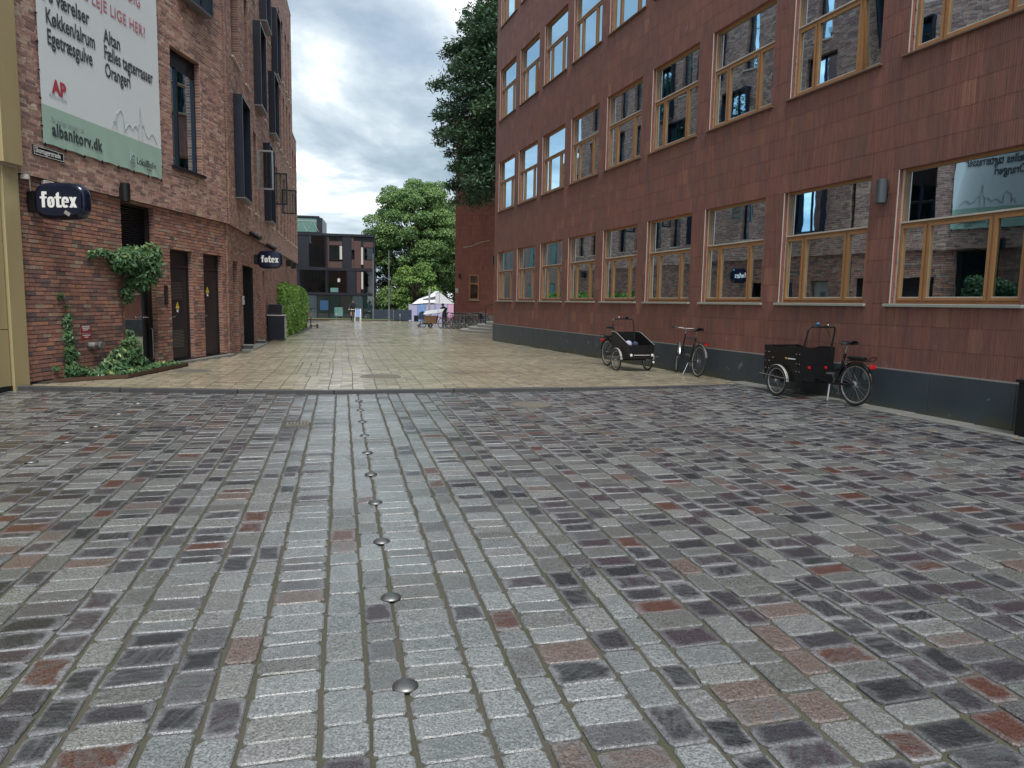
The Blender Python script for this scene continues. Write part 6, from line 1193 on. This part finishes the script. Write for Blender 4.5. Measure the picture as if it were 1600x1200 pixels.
# ---- people
def figure(e, joints, edges, radii, matf, mats):
    me = bpy.data.meshes.new('body'); me.from_pydata([Vector(j) for j in joints], edges, []); me.update(); o = bpy.data.objects.new('body', me); COL.objects.link(o)
    sk = o.modifiers.new('s', 'SKIN'); sk.use_smooth_shade = True
    for i, r in enumerate(radii): v = me.skin_vertices[0].data[i]; v.radius = (r if isinstance(r, tuple) else (r, r)); v.use_root = (i == 0)
    sb = o.modifiers.new('d', 'SUBSURF'); sb.levels = 2; sb.render_levels = 2
    bpy.context.view_layer.update(); dg = bpy.context.evaluated_depsgraph_get(); nm = bpy.data.meshes.new_from_object(o.evaluated_get(dg)); bpy.data.objects.remove(o)
    nm.materials.clear()
    for m_ in mats: nm.materials.append(M[m_])
    for p in nm.polygons: p.material_index = matf(p.center); p.use_smooth = True
    b_ = link('body', nm, e); return b_
def hair_cap(e, c, r): MB().lathe([(r * math.cos(a), r * 1.05 * math.sin(a)) for a in np.linspace(-.15, 1.5, 8)] + [(.001, r * 1.06)], 16).build('hair', 'hair', e, c, smooth=True)
def hand(e, at, d, side):
    mb = MB(); at = Vector(at); d = Vector(d).normalized(); up = Vector((0, 0, 1)); lat = d.cross(up).normalized()
    for k, L in enumerate((.07, .085, .08, .06)): b0 = at + lat * (k - 1.5) * .019; mb.tube([b0, b0 + d * L * .55 + up * .006, b0 + d * L * .8 - up * .03, b0 + d * L * .6 - up * .055], [.010, .0095, .009, .007], 5)
    b0 = at - lat * side * .035 - d * .03; mb.tube([b0, b0 + d * .03 - lat * side * .03 - up * .02, b0 + d * .06 - lat * side * .025 - up * .045], [.011, .010, .008], 5); mb.build('fingers', 'skin', e, smooth=True)
# cyclist riding towards the camera
cy = empty('bicycle', (-13.25, 59.3, zst(59))); cy.rotation_euler = (0, 0, R_(-80)); bicycle(cy, 'black_paint', True, R_(0), False); tag(cy, 'bicycle ridden by the person far down the street', 'bicycle')
pe = empty('person', (-13.25, 59.3, zst(59))); pe.rotation_euler = (0, 0, R_(-80)); tag(pe, 'person in dark jacket and shorts cycling towards the camera', 'person')
J = [(.20, 0, 1.06), (.24, 0, 1.28), (.30, 0, 1.47), (.33, 0, 1.58), (.37, 0, 1.68), (.39, 0, 1.80), (.29, .19, 1.48), (.42, .27, 1.24), (.68, .27, 1.06), (.77, .27, 1.04), (.29, -.19, 1.48), (.42, -.27, 1.24), (.68, -.27, 1.06), (.77, -.27, 1.04), (.22, .10, 1.03), (.56, .13, .92), (.46, .12, .50), (.46, .12, .42), (.58, .12, .40), (.22, -.10, 1.03), (.54, -.13, .78), (.44, -.12, .22), (.42, -.12, .14), (.56, -.12, .12)]
E_ = [(0, 1), (1, 2), (2, 3), (3, 4), (4, 5), (2, 6), (6, 7), (7, 8), (8, 9), (2, 10), (10, 11), (11, 12), (12, 13), (0, 14), (14, 15), (15, 16), (16, 17), (17, 18), (0, 19), (19, 20), (20, 21), (21, 22), (22, 23)]
RA = [(.15, .12), (.145, .11), (.16, .11), .055, .09, .085, .07, .05, .036, .035, .07, .05, .036, .035, .10, .075, .05, .045, .035, .10, .075, .05, .045, .035]
figure(pe, J, E_, RA, lambda c: 2 if c.z > 1.57 else (0 if c.z > 1.0 and c.x < .66 else (2 if c.z > .98 and c.x >= .66 else (1 if c.z > .80 else (2 if c.z > .5 else 1)))), ['cloth_dark', 'cloth_dark', 'skin'])
hair_cap(pe, (.375, 0, 1.74), .102); hand(pe, (.80, .27, 1.045), (1, 0, -.1), 1); hand(pe, (.80, -.27, 1.045), (1, 0, -.1), -1)
# person leaning over by the cargo bicycle
p2 = empty('person', (-4.85, 50.6, zst(50.6))); p2.rotation_euler = (0, 0, R_(-110)); tag(p2, 'person in dark clothes bending over behind the covered cargo bicycle', 'person')
J2 = [(0, 0, .92), (.06, 0, 1.12), (.16, 0, 1.32), (.22, 0, 1.42), (.28, 0, 1.50), (.32, 0, 1.61), (.15, .19, 1.32), (.28, .25, 1.06), (.50, .18, .98), (.58, .16, .97), (.15, -.19, 1.32), (.28, -.25, 1.06), (.50, -.18, .98), (.58, -.16, .97), (0, .10, .88), (.04, .11, .48), (-.02, .11, .09), (-.03, .11, .05), (.12, .12, .035), (0, -.10, .88), (.04, -.11, .48), (-.02, -.11, .09), (-.03, -.11, .05), (.12, -.12, .035)]
figure(p2, J2, E_, RA, lambda c: 2 if (c.z > 1.41 and c.x > .17) or (c.x > .5) else (0 if c.z > .9 else 1), ['cloth_dark', 'cloth_blue', 'skin']); hair_cap(p2, (.305, 0, 1.56), .102); hand(p2, (.61, .16, .97), (1, 0, -.2), 1); hand(p2, (.61, -.16, .97), (1, 0, -.2), -1)
# a few fallen leaves on the setts
for k, (x, y_, r_) in enumerate(((5.35, 8.9, .05), (4.95, 9.4, .035), (5.6, 10.2, .03), (6.1, 8.5, .03), (-1.2, 14.6, .04))):
    z = float(z_sett(x, y_)) if y_ < 13 else zst(y_); o = MB()._add([(-r_, 0, .012), (-r_ * .3, r_ * .6, .02), (r_ * .5, r_ * .45, .015), (r_, 0, .024), (r_ * .4, -r_ * .55, .014), (-r_ * .4, -r_ * .5, .018)], [(0, 1, 5), (1, 2, 4, 5), (2, 3, 4)]).build('fallen_leaf', 'leaf_litter', None, (x, y_, z), random.uniform(0, 6)); tag(o, ('largest dry brown leaf on the pale slabs before the right plinth', 'dry leaf on the dark setts left of the largest one', 'dry leaf on setts behind the near cargo trike', 'dry leaf beside the low black cabinet', 'dry leaf on the yellow paving beyond the kerb')[k], 'leaf', 'fallen leaves on the paving')
